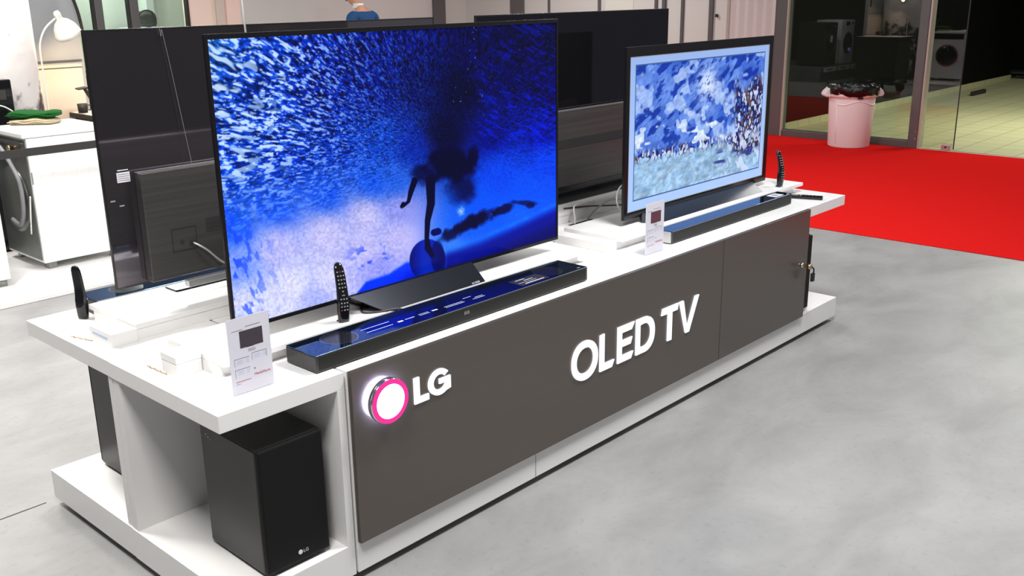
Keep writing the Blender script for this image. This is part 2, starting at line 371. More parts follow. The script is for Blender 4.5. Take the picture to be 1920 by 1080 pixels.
box('glass_pane', 'glass', w3, 3.912, 4.225, 9.48, 9.488, 0, 2.9)
box('glass_pane', 'glass', w3, 3.0, 3.79, 9.48, 9.488, 0, 2.9)
struct(box('trim_16', 'wallwhite', None, 4.86, 4.96, 10.2, 10.3, 0, 3.0))
setp(box('shelf_board', 'white2', None, 4.45, 4.86, 9.75, 10.2, 1.42, 1.45), 'white board shelf behind the glass partition holding a dark bag', 'shelf')
bm_ = MB(); rings = []
for i in range(5):
    z = 1.462+i*.045; k = [1, 1.05, 1.02, .95, .75][i]
    rings.append([(4.66+.16*k*math.cos(a)*(1+.06*math.sin(3*a+i)), 9.95+.13*k*math.sin(a), z+.012*math.sin(5*a+i)) for a in [2*PI*j/20 for j in range(20)]])
bm_.loft(rings)
tb = thing('duffel_bag', 'dark grey crumpled bag on the shelf behind the glass partition', 'bag', (4.66, 9.95, 1.450))
bm_.build('bag_body', 'bagdark', tb)
MB().tube(bez((4.56, 9.85, 1.60), (4.56, 9.82, 1.68), (4.74, 9.82, 1.68), (4.74, 9.85, 1.60)), .009).build('strap', 'blackmatte', tb)
struct(box('wall_left', 'darkwall', None, -3.1, -3.0, 3.4, 10.4, 0, 3.0))

# grey booth wall with the floor lamp, plane y = 6.2
pw = MB().box(.2, 2.13, 6.2, 6.26, 0, 2.6).build('wall_back', 'wallgrey', None); struct(pw)
struct(MB().box(.2, 2.10, 6.19, 6.2, 0, 1.29).build('wall_back', 'wallbeige', None))
struct(box('trim_17', 'frame', None, .3, 2.10, 6.17, 6.19, 1.318, 1.328))
struct(box('trim_18', 'frame', None, .3, 2.10, 6.182, 6.19, 1.262, 1.268))
struct(MB().tube(bez((2.03, 6.15, 1.95), (2.10, 6.15, 1.8), (2.13, 6.15, 1.7), (2.13, 6.15, 1.45)), .014).build('trim_19', 'blackmatte', None))
setp(MB().lathe([(.40, 0), (.40, 2.7)], (1.175, 5.86, 0), 40).build('column', 'plush', None), 'round white plush-textured column with dark stains low on it', 'column')

# floor lamp
t = thing('floor_lamp', 'white arched floor lamp with a bell shade before the grey wall', 'lamp', (1.53, 5.62, 0))
MB().lathe([(.13, 0), (.13, .015), (.02, .03)], (1.53, 5.62, 0)).build('base', 'lampwhite', t)
MB().tube([(1.53, 5.62, .02), (1.535, 5.62, .8)]+spline([(1.54, 5.62, 1.3), (1.545, 5.62, 1.48), (1.60, 5.62, 1.60), (1.69, 5.62, 1.675)], 6), .0075).build('pole', 'lampwhite', t)
ax = Matrix.Translation((1.705, 5.62, 1.715)) @ Matrix.Rotation(math.radians(-28), 4, 'Y') @ Matrix.Rotation(math.radians(12), 4, 'X')
sh = MB().lathe([(.0, .012), (.02, .01), (.026, -.01), (.022, -.04), (.026, -.055), (.06, -.085), (.085, -.125), (.098, -.17), (.103, -.195), (.100, -.195), (.094, -.17), (.08, -.125), (.055, -.09), (.0, -.07)], n=32, cap=False)
sh.build('lamp_shade', 'lampwhite', t, xf=ax)
MB().lathe([(.0, -.09), (.025, -.1), (.032, -.13), (.02, -.155), (0, -.162)], n=16, cap=False).build('bulb', 'bulb', t, xf=ax)
# side counter with cup and phone stand
t = thing('side_counter', 'low counter with a beige top and dark rim beside the floor lamp', 'counter', (2.3, 5.8, 0))
box('cabinet', 'blackmatte', t, 1.97, 2.6, 5.35, 6.15, 0, .86); box('rim', 'blackmatte', t, 1.93, 2.62, 5.30, 6.17, .86, .897, bevel=.003); box('top', 'wallbeige', t, 1.94, 2.61, 5.31, 6.16, .897, .90)
t = thing('cup', 'short black cup on the low counter beside the lamp', 'cup', (1.985, 6.02, .90))
MB().lathe([(.0, .0), (.038, 0), (.042, .075), (.038, .075), (.035, .01), (0, .01)], (1.985, 6.02, .90), cap=False).build('cup_body', 'blackmatte', t)
MB().tube([(2.025+.03*math.sin(a), 6.0, .94+.022*math.cos(a)) for a in [PI*k/8 for k in range(9)]], .005).build('handle', 'blackmatte', t)
t = thing('angled_stand', 'thin black angled arm stand on the low counter by the dark television back', 'stand', (2.05, 5.85, .90))
MB().lathe([(.0, 0), (.05, 0), (.05, .012), (0, .014)], (2.05, 5.85, .90), cap=False).build('base', 'blackmatte', t)
MB().hexa([(2.035, 5.84, .91), (2.06, 5.84, .91), (2.06, 5.86, .91), (2.035, 5.86, .91), (1.93, 5.84, 1.115), (1.955, 5.84, 1.115), (1.955, 5.86, 1.115), (1.93, 5.86, 1.115)]).build('arm', 'blackmatte', t, .002)
MB().hexa([(1.88, 5.82, 1.105), (1.96, 5.82, 1.11), (1.96, 5.88, 1.115), (1.88, 5.88, 1.11), (1.88, 5.82, 1.115), (1.96, 5.82, 1.125), (1.96, 5.88, 1.13), (1.88, 5.88, 1.12)]).build('top_plate', 'blackmatte', t, .002)

# white platform with washing machines
setp(box('display_platform', 'white', None, -2.6, 2.2, 3.93, 5.26, 0, .03, bevel=.004), 'low glossy white platform carrying the white washing machines', 'platform')
def washer_back(x0, y0, label, w=.60, d=.60, h=.89, z0=.03):
    # back panel faces -x, door on the +x side
    t = thing('washing_machine', label, 'washing machine', (x0+d/2, y0+w/2, z0))
    za = z0+.05; zt = z0+.05+h; x1, y1 = x0+d, y0+w
    MB().box(x0+.02, x1-.02, y0, y1, za, zt-.035).build('cabinet', 'enamel', t, .006)
    MB().box(x0-.005, x1, y0-.004, y1+.004, zt-.033, zt).build('top', 'enamel', t, .006)
    bp = MB().box(x0+.012, x0+.02, y0+.02, y1-.02, za+.02, zt-.05).build('back_panel', 'steelback', t, .003)
    MB().lathe([(.23, 0), (.23, -.012), (.2, -.02), (.05, -.022), (0, -.022)], (x0+.012, y0+w/2, za+.42), 40, 'x', cap=False).build('drum_cover', 'steelback', bp)
    MB().box(x0-.01, x0+.012, y0+.02, y1-.02, zt-.16, zt-.06).build('hose_plate', 'charcoal', bp, .004)
    MB().lathe([(.014, 0), (.014, -.03), (.02, -.03), (.02, -.045), (0, -.045)], (x0-.01, y0+.13, zt-.10), 14, 'x', cap=False).build('inlet_valve', 'brass', bp)
    MB().tube(spline([(x0-.03, y0+.45, zt-.09), (x0-.05, y0+.25, zt-.12), (x0-.04, y0+.07, zt-.30), (x0-.045, y0+.05, zt-.5), (x0-.05, y0+.12, zt-.62), (x0-.05, y0+.25, zt-.60)], 8), .015).build('drain_hose', 'rubber', t)
    MB().tube(spline([(x0+.0, y0+.02, zt-.42), (x0-.012, y0+.03, zt-.55), (x0-.014, y0+.06, zt-.68), (x0-.02, y0+.03, zt-.62)], 8), .005).build('power_cord', 'whitecord', t)
    for k in range(6):
        yy = x0+.08+k*.082
        MB().box(yy, yy+.04, y0-.0015, y0, za+.08, zt-.12).build('side_rib', 'enamel', t, .0012)
    MB().box(x0+.02, x0+.028, y0-.002, y0, zt-.34, zt-.26).build('sticker', 'rubber', t)
    # front
    MB().lathe([(.0, .05), (.1, .048), (.17, .03), (.19, .012), (.19, 0)], (x1-.02, y0+w/2, za+.44), 40, 'x', cap=False).build('door', 'blackgloss', t)
    MB().ringprism([(y0+w/2+.215*math.cos(a), za+.44+.215*math.sin(a)) for a in [2*PI*i/40 for i in range(40)]], [(y0+w/2+.185*math.cos(a), za+.44+.185*math.sin(a)) for a in [2*PI*i/40 for i in range(40)]], 'x', x1-.02, x1+.006).build('door_ring', 'chrome', t)
    MB().box(x1-.02, x1-.012, y0+.02, y1-.02, zt-.14, zt-.04).build('control_panel', 'blackgloss', t, .002)
    for a in (x0+.06, x1-.09):
        for b in (y0+.03, y1-.09):
            MB().box(a, a+.055, b, b+.055, z0, z0+.045).build('foot', 'foot', t, .004)
            MB().cyl((a+.027, b+.027, z0+.03), (a+.027, b+.027, za+.01), .014, n=12).build('foot', 'blackmatte', t)
    return t
washer_back(.885, 4.51, 'white washing machine with folded green and cream towels on top', h=.89)
washer_back(.02, 4.30, 'white washing machine cut by the left edge of the picture', h=.89)

# towels
def towel(name, m, cx, cy, z0, w, d, h, label, seed, rot, layers=2):
    t = thing(name, label, 'towel', (cx, cy, z0))
    rings = []
    N = 26
    for i in range(N):
        u = i/(N-1)*2-1; ring = []
        k = (1-abs(u)**6)**.5*.96+.04
        for j in range(24):
            a = 2*PI*j/24; c, s = math.cos(a), math.sin(a)
            yy = d/2*math.copysign(abs(c)**.45, c)*k; zz = h/2+h/2*math.copysign(abs(s)**.6, s)*k
            groove = (1-.18*math.exp(-((zz-h/2)/(h*.09))**2)) if abs(c) > .7 else 1
            zz += .006*math.sin(u*4+seed)*(zz/h)+.002*math.sin(9*u+seed*2+c*3)*(zz/h)
            ring.append((u*w/2, yy*groove, max(0, zz)))
        rings.append(ring)
    X = Matrix.Translation((cx, cy, z0)) @ Matrix.Rotation(rot, 4, 'Z')
    b = MB().loft(rings).build('cloth', m, t, xf=X)
    f = MB().tube([X @ Vector((w/2*(-.9+1.8*i/12), -d/2*1.0, h*.5+.005*math.sin(i))) for i in range(13)], .005, 6).build('fold_edge', m, t)
    return t
towel('folded_towel', 'beige', 1.19, 5.02, .97, .34, .22, .040, 'cream folded towel under the green one on the white washing machine', 1, -.75)
towel('folded_towel', 'green', 1.20, 5.04, 1.012, .36, .22, .045, 'green folded towel lying on the cream one on the washing machine', 4, -.75)

# black appliance edge at the far left
t = thing('black_appliance', 'black glossy appliance half cut by the left edge behind the towels', 'appliance', (.98, 5.28, 0))
MB().box(.70, 1.16, 5.275, 5.42, .03, 1.27).build('body', 'blackgloss', t, .01)
MB().box(.72, 1.11, 5.268, 5.275, 1.13, 1.2).build('control_strip', 'charcoal', t)
MB().tube(spline([(.95, 5.25, 1.12), (1.08, 5.24, 1.08), (1.18, 5.22, .99)], 6), .005).build('cord', 'whitecord', t)

# belt barrier
t = thing('belt_barrier', 'black retractable belt barrier in front of the washing machines', 'barrier', (.8, 4.0, 0))
MB().box(-.55, 2.05, 3.995, 4.0, .897, .946).build('belt', 'belt', t)
for x in (-.6, 2.1):
    q = MB().cyl((x, 4.0, .045), (x, 4.0, 1.0), .032, n=20).build('post', 'charcoal', t)
    MB().lathe([(.17, 0), (.17, .012), (.05, .04)], (x, 4.0, .03)).build('base', 'charcoal', t)

# podium with appliances that face the hall (met in the glass front's mirror image)
setp(box('podium', 'podium', None, 1.0, 2.85, 6.75, 7.45, 0, .30, bevel=.005), 'grey podium under two washing machines, mirrored in the glass front', 'podium')
setp(box('podium', 'podium', None, 1.30, 2.0, 5.40-1.95, 5.40-1.62, 0, .14, bevel=.005), 'low grey plinth under a silver washing machine, mirrored in the door glass', 'podium')
def price_rail(x0, x1, y0, y1, z, label, along):
    t = thing('price_rail', label, 'price rail', ((x0+x1)/2, (y0+y1)/2, z))
    MB().box(x0, x1, y0, y1, z, z+.11).build('rail', 'ledgeblue', t, .003)
    n = 3
    for k in range(n):
        if along == 'x':
            a = x0+(x1-x0)*k/n+.02; b = a+(x1-x0)/n-.05
            s_ = MB().box(a, b, y0-.004, y0, z+.01, z+.10).build('label_strip', 'white', t)
            v, f = text_mesh('EcoBubble', .06)
        else:
            a = y0+(y1-y0)*k/n+.02; b = a+(y1-y0)/n-.05
            s_ = MB().box(x1, x1+.004, a, b, z+.01, z+.10).build('label_strip', 'white', t)
            MB().box(x1+.004, x1+.006, a+(b-a)*.2, a+(b-a)*.75, z+.04, z+.065).build('printed_line', 'ink', s_)
            continue
        MB().box(a+(b-a)*.3, a+(b-a)*.75, y0-.006, y0-.004, z+.035, z+.07).build('printed_line', 'ink', s_)
    return t
price_rail(1.0, 2.85, 6.70, 6.75, .19, 'white label rail along the grey podium below two washing machines', 'x')
def washer_front(x0, y0, z0, face, body, label, w=.6, d=.55, h=.85, lit=False):
    t = thing('washing_machine', label, 'washing machine', (x0, y0, z0))
    X = Matrix.Translation((x0, y0, z0)) @ Matrix.Rotation({'-y': 0, '+x': PI/2}[face], 4, 'Z')
    def b(name, m, q, par=t, bev=0.): return q.build(name, m, par, bev, xf=X)
    b('cabinet', body, MB().box(-w/2, w/2, 0, d, .01, h), bev=.008)
    b('control_panel', body if body != 'blackmatte' else 'blackgloss', MB().box(-w/2+.01, w/2-.01, -.006, 0, h-.13, h-.01), bev=.003)
    b('display', 'blackgloss', MB().box(-.05, .12, -.01, -.006, h-.11, h-.03))
    b('dial', 'chrome', MB().lathe([(.03, -.006), (.028, -.03), (0, -.032)], (-.16, 0, h-.07), 24, 'y', cap=False))
    b('door', 'blackgloss', MB().lathe([(.0, -.045), (.1, -.042), (.17, -.028), (.2, -.005), (.2, 0)], (0, 0, .42), 40, 'y', cap=False))
    n = 40
    b('door_ring', 'chrome' if body != 'blackmatte' else 'charcoal', MB().ringprism([(.225*math.cos(2*PI*i/n), .42+.225*math.sin(2*PI*i/n)) for i in range(n)], [(.2*math.cos(2*PI*i/n), .42+.2*math.sin(2*PI*i/n)) for i in range(n)], 'y', -.012, 0))
    if lit: b('lit_display', 'violet', MB().box(-.05, .05, -.052, -.046, .26, .32))
    else: b('sticker', 'paper', MB().box(.0, .09, -.05, -.046, .47, .60))
    return t
washer_front(1.62, 6.80, .30, '-y', 'enamel', 'white washing machine with lit violet display, mirrored in the glass front', lit=True, h=.88)
washer_front(2.42, 6.80, .30, '-y', 'blackmatte', 'black washing machine beside the white one, mirrored in the glass front', h=.85)
washer_front(1.98, 4.42-.8, .14, '+x', 'enamelgrey', 'silver washing machine with black door, mirrored in the door glass', w=.30*2, d=.5, h=.9)
setp(box('podium', 'podium', None, .2, .95, 5.50, 6.1, 0, .3), 'grey podium end behind the white column', 'podium') if False else None

# ------------------------------------------------------------------ counters
Y1, Y2 = .6309, 1.2618
def end_unit(name, label, x0, x1, y0, y1, front, panel_right=True, group='open end shelf units of the display counter'):
    """open shelf unit; front = -1 faces -y, +1 faces +y. closed side towards the cabinet"""
    t = thing(name, label, 'shelf unit', ((x0+x1)/2, (y0+y1)/2, 0), group)
    MB().box(x0, x1, y0, y1, ZT-TT, ZT).build('countertop', 'white', t, .0015)
    MB().box(x0, x1, y0, y1, ZB, ZP).build('plinth', 'white', t, .0015)
    yb = (y1-.035, y1-.003) if front < 0 else (y0+.003, y0+.035)
    MB().box(x0+.004, x1, yb[0], yb[1], ZP, ZT-TT).build('back_panel', 'white2', t, .001)
    if panel_right: MB().box(x1-.028, x1, y0, yb[0] if front < 0 else y1, ZP, ZT-TT).build('side_panel', 'white', t, .001) if front < 0 else MB().box(x1-.028, x1, yb[1], y1, ZP, ZT-TT).build('side_panel', 'white', t, .001)
    else: MB().box(x0, x0+.028, y0 if front < 0 else yb[1], yb[0] if front < 0 else y1, ZP, ZT-TT).build('side_panel', 'white', t, .001)
    for a in (x0+.08, x1-.08):
        for b in (y0+.08, y1-.08): MB().cyl((a, b, 0), (a, b, ZB), .02, n=12).build('foot', 'gap', t)
    MB().box(x0+.05, x1-.02, y0+.06, y1-.05, 0.004, ZB).build('kick_board', 'gap', t)
    return t
G = 'open end shelf units of the display counter'
end_unit('end_shelf_unit', 'white open shelf unit at the near left end holding the large subwoofer', -.4392, -.009, 0, Y1-.001, -1)
end_unit('end_shelf_unit', 'white open shelf unit at the rear left end behind the near one', -.4376, -.009, Y1+.001, Y2, 1)
end_unit('end_shelf_unit', 'white open shelf unit at the far right end beside the red carpet', 3.024, 3.4642, 0, Y1-.001, -1, False)
end_unit('end_shelf_unit', 'white shelf unit at the rear right end, hidden behind the small television', 3.024, 3.4642, Y1+.001, Y2, 1, False)

def cabinet(label, y0, y1, front):
    t = thing('counter_cabinet', label, 'counter', (1.5, (y0+y1)/2, 0), 'long counter cabinets of the display island')
    MB().box(0, 3.0215, y0, y1, ZT-TT, ZT-.0005).build('countertop', 'white', t, .0015)
    MB().box(0, 3.0215, y0, y1, ZB, ZT-TT).build('body', 'white', t, .0015)
    for a in (.1, .86, 1.7, 2.9):
        for b in (y0+.08, y1-.08): MB().cyl((a, b, 0), (a, b, ZB), .02, n=12).build('foot', 'gap', t)
    MB().box(.02, 3.0, y0+.06, y1-.05, .004, ZB).build('kick_board', 'gap', t)
    return t
cf = cabinet('long white counter with brown front and lit lettering', 0, Y1-.001, -1)
cb = cabinet('long white counter at the rear carrying two televisions seen from behind', Y1+.001, Y2, 1)
MB().box(.868, .8695, -.0008, .0, ZB, ZP).build('plinth_seam', 'seam', cf)
PT, PB = ZT-.002, .1405
fp = MB().box(.004, 2.1628, -.018, 0, PB, PT).build('front_panel', 'brown', cf, .0012)
dr = MB().box(2.1668, 3.0215, -.018, 0, PB, PT).build('door', 'brown', cf, .0012)
# lock with key on the door
lk = MB().cyl((2.955, -.018, .44), (2.955, -.030, .44), .012, n=20)
lk.build('lock', 'chrome', dr)
MB().box(2.952, 2.958, -.055, -.028, .431, .449).cyl((2.955, -.055, .44), (2.955, -.075, .44), .014, n=16).build('key', 'brass', dr)
MB().tube(bez((2.955, -.072, .44), (2.99, -.075, .43), (3.01, -.07, .41), (3.0, -.065, .39)), .004, 6).box(2.985, 3.012, -.072, -.060, .352, .395).build('key_tag', 'blackmatte', dr)

# --- lit lettering (slanted terminals), coordinates in the panel plane (x, z)
def ell(cx, cz, rx, rz, a0, a1, n, p=2.):
    out = []
    for i in range(n+1):
        a = a0+(a1-a0)*i/n; c, s = math.cos(a), math.sin(a)
        out.append((cx+rx*math.copysign(abs(c)**(2/p), c), cz+rz*math.copysign(abs(s)**(2/p), s)))
    return out
YB, YF = -.0183, -.0245
KL = 1.00516      # the letters lie flat on the panel
LX = Matrix(((KL, 0, 0, -1.698*(1-KL)), (0, 1, 0, 0), (0, 0, KL, 1.8285*(1-KL)), (0, 0, 0, 1)))
def letter(name, parts, m='lit'):
    b = MB()
    for kind, *a in parts:
        if kind == 'p': b.prism(a[0], 'y', YF, YB)
        else: b.ringprism(a[0], a[1], 'y', YF, YB)
    return b.build('sign_letter', m, fp, xf=LX)
M['backglow'] = mat('letter_back_glow', (.6, .6, .7), .5, emit=(.35, .36, .85), es=.9)
B, T = .3675, .5235; H = T-B; w = .028
# O
O = lambda n=40: ('r', ell(1.126, (B+T)/2, .081, H/2+.003, 0, 2*PI*(n-1)/n, n-1, 2.15), ell(1.126, (B+T)/2, .0535, H/2-.025, 0, 2*PI*(n-1)/n, n-1, 2.1))
letter('O', [O()])
sl = .012
letter('L', [('p', [(1.221, B), (1.221+w, B), (1.221+w, T), (1.221, T-.003)]), ('p', [(1.221+w, B), (1.312-sl, B), (1.312+.004, B+.029), (1.221+w, B+.029)])])
x = 1.338
letter('E', [('p', [(x, B), (x+w, B), (x+w, T), (x, T)]), ('p', [(x+w, B), (1.442-sl, B), (1.442+.004, B+.029), (x+w, B+.029)]),
             ('p', [(x+w, B+.066), (1.438-sl, B+.066), (1.438, B+.094), (x+w, B+.094)]), ('p', [(x+w, T-.029), (1.444-sl, T-.029), (1.448+.004, T), (x+w, T)])])
x = 1.465; n = 24
oD = [(x+w, B)]+ell(1.525, (B+T)/2, .074, H/2, -PI/2, PI/2, n, 2.2)+[(x+w, T)]
iD = [(x+w, B+.029)]+ell(1.518, (B+T)/2, .052, H/2-.027, -PI/2, PI/2, n, 2.2)+[(x+w, T-.029)]
dpoly = []
b = MB(); b.prism([(x, B), (x+w, B), (x+w, T), (x, T)], 'y', YF, YB)
def strip(b, o, i, yf, yb):
    for k in range(len(o)-1):
        b.hexa([(o[k][0], yf, o[k][1]), (o[k+1][0], yf, o[k+1][1]), (i[k+1][0], yf, i[k+1][1]), (i[k][0], yf, i[k][1]),
                (o[k][0], yb, o[k][1]), (o[k+1][0], yb, o[k+1][1]), (i[k+1][0], yb, i[k+1][1]), (i[k][0], yb, i[k][1])])
strip(b, oD, iD, YF, YB)
o = b.build('sign_letter', 'lit', fp, xf=LX)
letter('T', [('p', [(1.698, B), (1.729, B), (1.729, T-.029), (1.698, T-.029)]), ('p', [(1.648, T-.029), (1.768, T-.029), (1.777, T), (1.656, T)])])
letter('V', [('p', [(1.840, B), (1.858, B), (1.816, T), (1.785, T)]), ('p', [(1.840, B), (1.868, B), (1.940, T), (1.909, T)])])
# LG of the company sign
LB, LT = .5500, .6415
letter('L', [('p', [(.241, LB), (.264, LB), (.264, LT-.001), (.241, LT-.001)]), ('p', [(.264, LB), (.304, LB), (.304, LB+.021), (.264, LB+.021)])])
gc = (.353, (LB+LT)/2)
ga = [math.radians(38)+(math.radians(360)-math.radians(38))*k/30 for k in range(31)]
og = [(gc[0]+.050*math.cos(a), gc[1]+(LT-LB)/2*math.sin(a)) for a in ga]; ig = [(gc[0]+.028*math.cos(a), gc[1]+((LT-LB)/2-.019)*math.sin(a)) for a in ga]
b = MB(); strip(b, og, ig, YF, YB); b.prism([(.381, LB+.008), (.403, LB+.012), (.403, LB+.056), (.381, LB+.056)], 'y', YF, YB); b.prism([(.352, LB+.038), (.381, LB+.038), (.381, LB+.056), (.352, LB+.056)], 'y', YF, YB)
b.build('sign_letter', 'lit', fp, xf=LX)
# round emblem
dc = (.121, -.05, .6085)
em = MB().lathe([(.0, 0.0), (.0735, 0.0), (.0745, -.004), (.0745, -.018), (.071, -.021), (.0, -.021)], (dc[0], -.036, dc[2]), 48, 'y', cap=False).build('round_emblem', 'chrome', fp)
n = 48
MB().ringprism([(dc[0]+.0725*math.cos(2*PI*i/n), dc[2]+.0725*math.sin(2*PI*i/n)) for i in range(n)], [(dc[0]+.057*math.cos(2*PI*i/n), dc[2]+.057*math.sin(2*PI*i/n)) for i in range(n)], 'y', -.0595, -.0568).build('pink_ring', 'pinklit', em)
MB().prism([(dc[0]+.057*math.cos(2*PI*i/n), dc[2]+.057*math.sin(2*PI*i/n)) for i in range(n)], 'y', -.0590, -.0568).build('lit_disc', 'disclit', em)
MB().ringprism([(dc[0]+.042*math.cos(a), dc[2]+.042*math.sin(a)) for a in [math.radians(-100+105*i/20) for i in range(21)]], [(dc[0]+.036*math.cos(a), dc[2]+.036*math.sin(a)) for a in [math.radians(-100+105*i/20) for i in range(21)]], 'y', -.0593, -.059).build('emblem_arc', 'pinklit', em) if False else None
MB().prism([(dc[0]+.066*math.cos(2*PI*i/n), dc[2]+.066*math.sin(2*PI*i/n)) for i in range(n)], 'y', -.0362, -.033).build('emblem_backlight', 'backlit', em)
MB().cyl((dc[0], -.0185, dc[2]), (dc[0], -.033, dc[2]), .02, n=16).build('standoff', 'blackmatte', em)

# ------------------------------------------------------------------ risers on the counter
def riser(label, x0, x1, front, slab0, slab1):
    t = thing('display_riser', label, 'riser', ((x0+x1)/2, .4 if front < 0 else .9, ZT), 'white risers under the televisions')
    if front < 0: MB().box(x0, x1, .25, .548, ZT, .767).build('base_block', 'riser', t, .001); MB().box(slab0, slab1, .218, .55, .767, .785).build('top_slab', 'riser', t, .0015)
    else: MB().box(x0, x1, .757, 1.066, ZT, .767).build('base_block', 'riser', t, .001); MB().box(slab0, slab1, .755, 1.10, .767, .785).build('top_slab', 'riser', t, .0015)
    return t
riser('white riser under the large television with the blue wave picture', -.279, 1.432, -1, -.279, 1.455)
riser('white riser under the smaller television with the painted picture', 1.631, 3.34, -1, 1.70, 3.392)
riser('white riser under the left television seen from behind', -.279, 1.44, 1, -.279, 1.45)
riser('white riser under the right television seen from behind', 1.63, 3.33, 1, 1.62, 3.38)
setp(MB().box(1.93, 2.11, .700, .716, ZT, ZT+.0008).build('cable_slot', 'gap', None), 'black cable slot cut in the counter between the risers', 'cable slot')

# ------------------------------------------------------------------ television pictures
def vnoise(x, y, seed=0):
    xi = np.floor(x).astype(np.int64); yi = np.floor(y).astype(np.int64); fx = x-xi; fy = y-yi
    fx = fx*fx*(3-2*fx); fy = fy*fy*(3-2*fy)
    def h(a, b):
        q = (a*374761393+b*668265263+seed*974634777) & 0xffffffff; q = ((q ^ (q >> 13))*1274126177) & 0xffffffff; q = q ^ (q >> 16)
        return (q & 0xffff)/65535.
    return (h(xi, yi)*(1-fx)+h(xi+1, yi)*fx)*(1-fy)+(h(xi, yi+1)*(1-fx)+h(xi+1, yi+1)*fx)*fy
def fbm(x, y, o=4, seed=0):
    s = 0; a = .5; tt = 0
    for k in range(o): s = s+a*vnoise(x*2**k, y*2**k, seed+k); tt += a; a *= .5
    return s/tt
def sstep(a, b, x): t = np.clip((x-a)/(b-a), 0, 1); return t*t*(3-2*t)
def seg_d(px, py, pts):
    d = np.full(px.shape, 1e9)
    for (x0, y0), (x1, y1) in zip(pts[:-1], pts[1:]):
        vx, vy = x1-x0, y1-y0; t = np.clip(((px-x0)*vx+(py-y0)*vy)/(vx*vx+vy*vy), 0, 1); d = np.minimum(d, np.hypot(px-x0-t*vx, py-y0-t*vy))
    return d
def s2l(c): return np.where(c <= .04045, c/12.92, ((c+.055)/1.055)**2.4)
def homography(src, dst):
    A = []
    for (x, y), (u, v) in zip(src, dst): A += [[x, y, 1, 0, 0, 0, -u*x, -u*y, -u], [0, 0, 0, x, y, 1, -v*x, -v*y, -v]]
    return np.linalg.svd(np.array(A, float))[2][-1].reshape(3, 3)
def control_field(X, Y, ctrl, p=3.5):
    num = 0; den = 0
    for x, y, c in ctrl:
        w = 1/((X-x)**2+(Y-y)**2+900)**(p/2); num = num+w[..., None]*np.array(c, float)/255; den = den+w
    return num/den[..., None]
def wave_picture(NX, NY):
    # picture space 1220 x 990 wide: the screen seen in the photo, unrolled to its own plane
    Hm = homography([(0, 1), (1, 1), (1, 0), (0, 0)], [(14, 68), (1232, 16), (1232, 765), (107, 1056)])
    u, v = np.meshgrid(np.linspace(0, 1, NX), np.linspace(0, 1, NY))
    q = Hm[2, 0]*u+Hm[2, 1]*v+Hm[2, 2]; X = (Hm[0, 0]*u+Hm[0, 1]*v+Hm[0, 2])/q; Y = (Hm[1, 0]*u+Hm[1, 1]*v+Hm[1, 2])/q
    ctrl = [(20, 80, (40, 110, 215)), (200, 100, (22, 75, 200)), (400, 90, (12, 50, 170)), (560, 100, (8, 32, 130)), (740, 70, (5, 22, 105)), (900, 60, (3, 12, 75)), (1080, 60, (3, 8, 60)), (1220, 60, (2, 8, 60)),
            (60, 300, (25, 80, 205)), (250, 280, (18, 70, 200)), (420, 260, (6, 38, 145)), (600, 250, (5, 35, 135)), (760, 220, (3, 18, 85)), (900, 250, (2, 8, 50)), (1050, 220, (3, 14, 85)), (1200, 230, (2, 12, 85)),
            (80, 500, (18, 78, 215)), (280, 480, (12, 62, 195)), (450, 440, (14, 62, 185)), (620, 420, (22, 75, 195)), (720, 440, (12, 48, 160)), (830, 400, (2, 8, 50)), (1000, 400, (4, 22, 120)), (1180, 400, (6, 30, 150)),
            (1200, 500, (3, 75, 225)), (1030, 540, (6, 80, 230)), (1120, 600, (5, 88, 235)), (1210, 620, (10, 85, 230)), (960, 640, (5, 90, 230)),
            (90, 700, (40, 100, 235)), (250, 640, (40, 95, 230)), (420, 600, (40, 95, 230)), (580, 560, (35, 95, 228)), (660, 560, (50, 105, 225)),
            (120, 850, (130, 160, 255)), (260, 780, (190, 190, 252)), (420, 740, (200, 196, 248)), (560, 680, (198, 195, 248)), (680, 660, (150, 155, 235)), (680, 760, (192, 188, 246)), (560, 800, (198, 194, 250)),
            (150, 980, (215, 218, 255)), (300, 920, (222, 222, 255)), (430, 900, (210, 210, 255)), (250, 1010, (215, 218, 255)), (380, 960, (170, 180, 252)), (600, 860, (150, 155, 245)), (140, 1040, (185, 200, 255)),
            (860, 780, (70, 130, 240)), (900, 730, (30, 95, 225)), (1100, 690, (30, 100, 240)), (1200, 650, (30, 95, 235))]
    C = control_field(X, Y, ctrl)
    fx, fy = 860, 470
    dx, dy = X-fx, Y-fy; R = np.hypot(dx, dy)+1; A = np.arctan2(dy, dx)
    # bubbles drawn out along lines to the dark centre
    lr = np.log(R)
    wob = fbm(X/90, Y/90, 3, 5)*1.2
    n1 = fbm(A*80+wob*2, lr*30+wob*2, 2, 11); n2 = fbm(A*130+wob*3, lr*56, 2, 23); n3 = fbm(A*46+wob*2, lr*17+wob*2, 2, 37)
    left = sstep(760, 60, X); up = sstep(820, 420, Y+.12*X)
    dens = np.clip(left*1.0*up+.20*up*sstep(980, 650, X), 0, 1)
    bub = sstep(.62, .76, n1+.10*left-.05)*dens
    bub = np.maximum(bub, sstep(.62, .75, n3+.07*left-.05)*sstep(420, 40, X)*up*.95)
    bub = np.maximum(bub, sstep(.62, .80, n2)*np.clip(dens+.1, 0, 1)*.75)
    dark = sstep(.50, .34, n1)*.42*up+sstep(.5, .3, n2)*.25*up
    C = C*(1-np.clip(dark, 0, .85)[..., None])
    bright = np.array([.80, .90, 1.0])
    mid = np.array([.10, .38, .95])
    C = C+(mid-C)*(sstep(.5, .64, n1)*dens*.45)[..., None]
    C = C+(bright-C)*np.clip(bub, 0, 1)[..., None]*.95
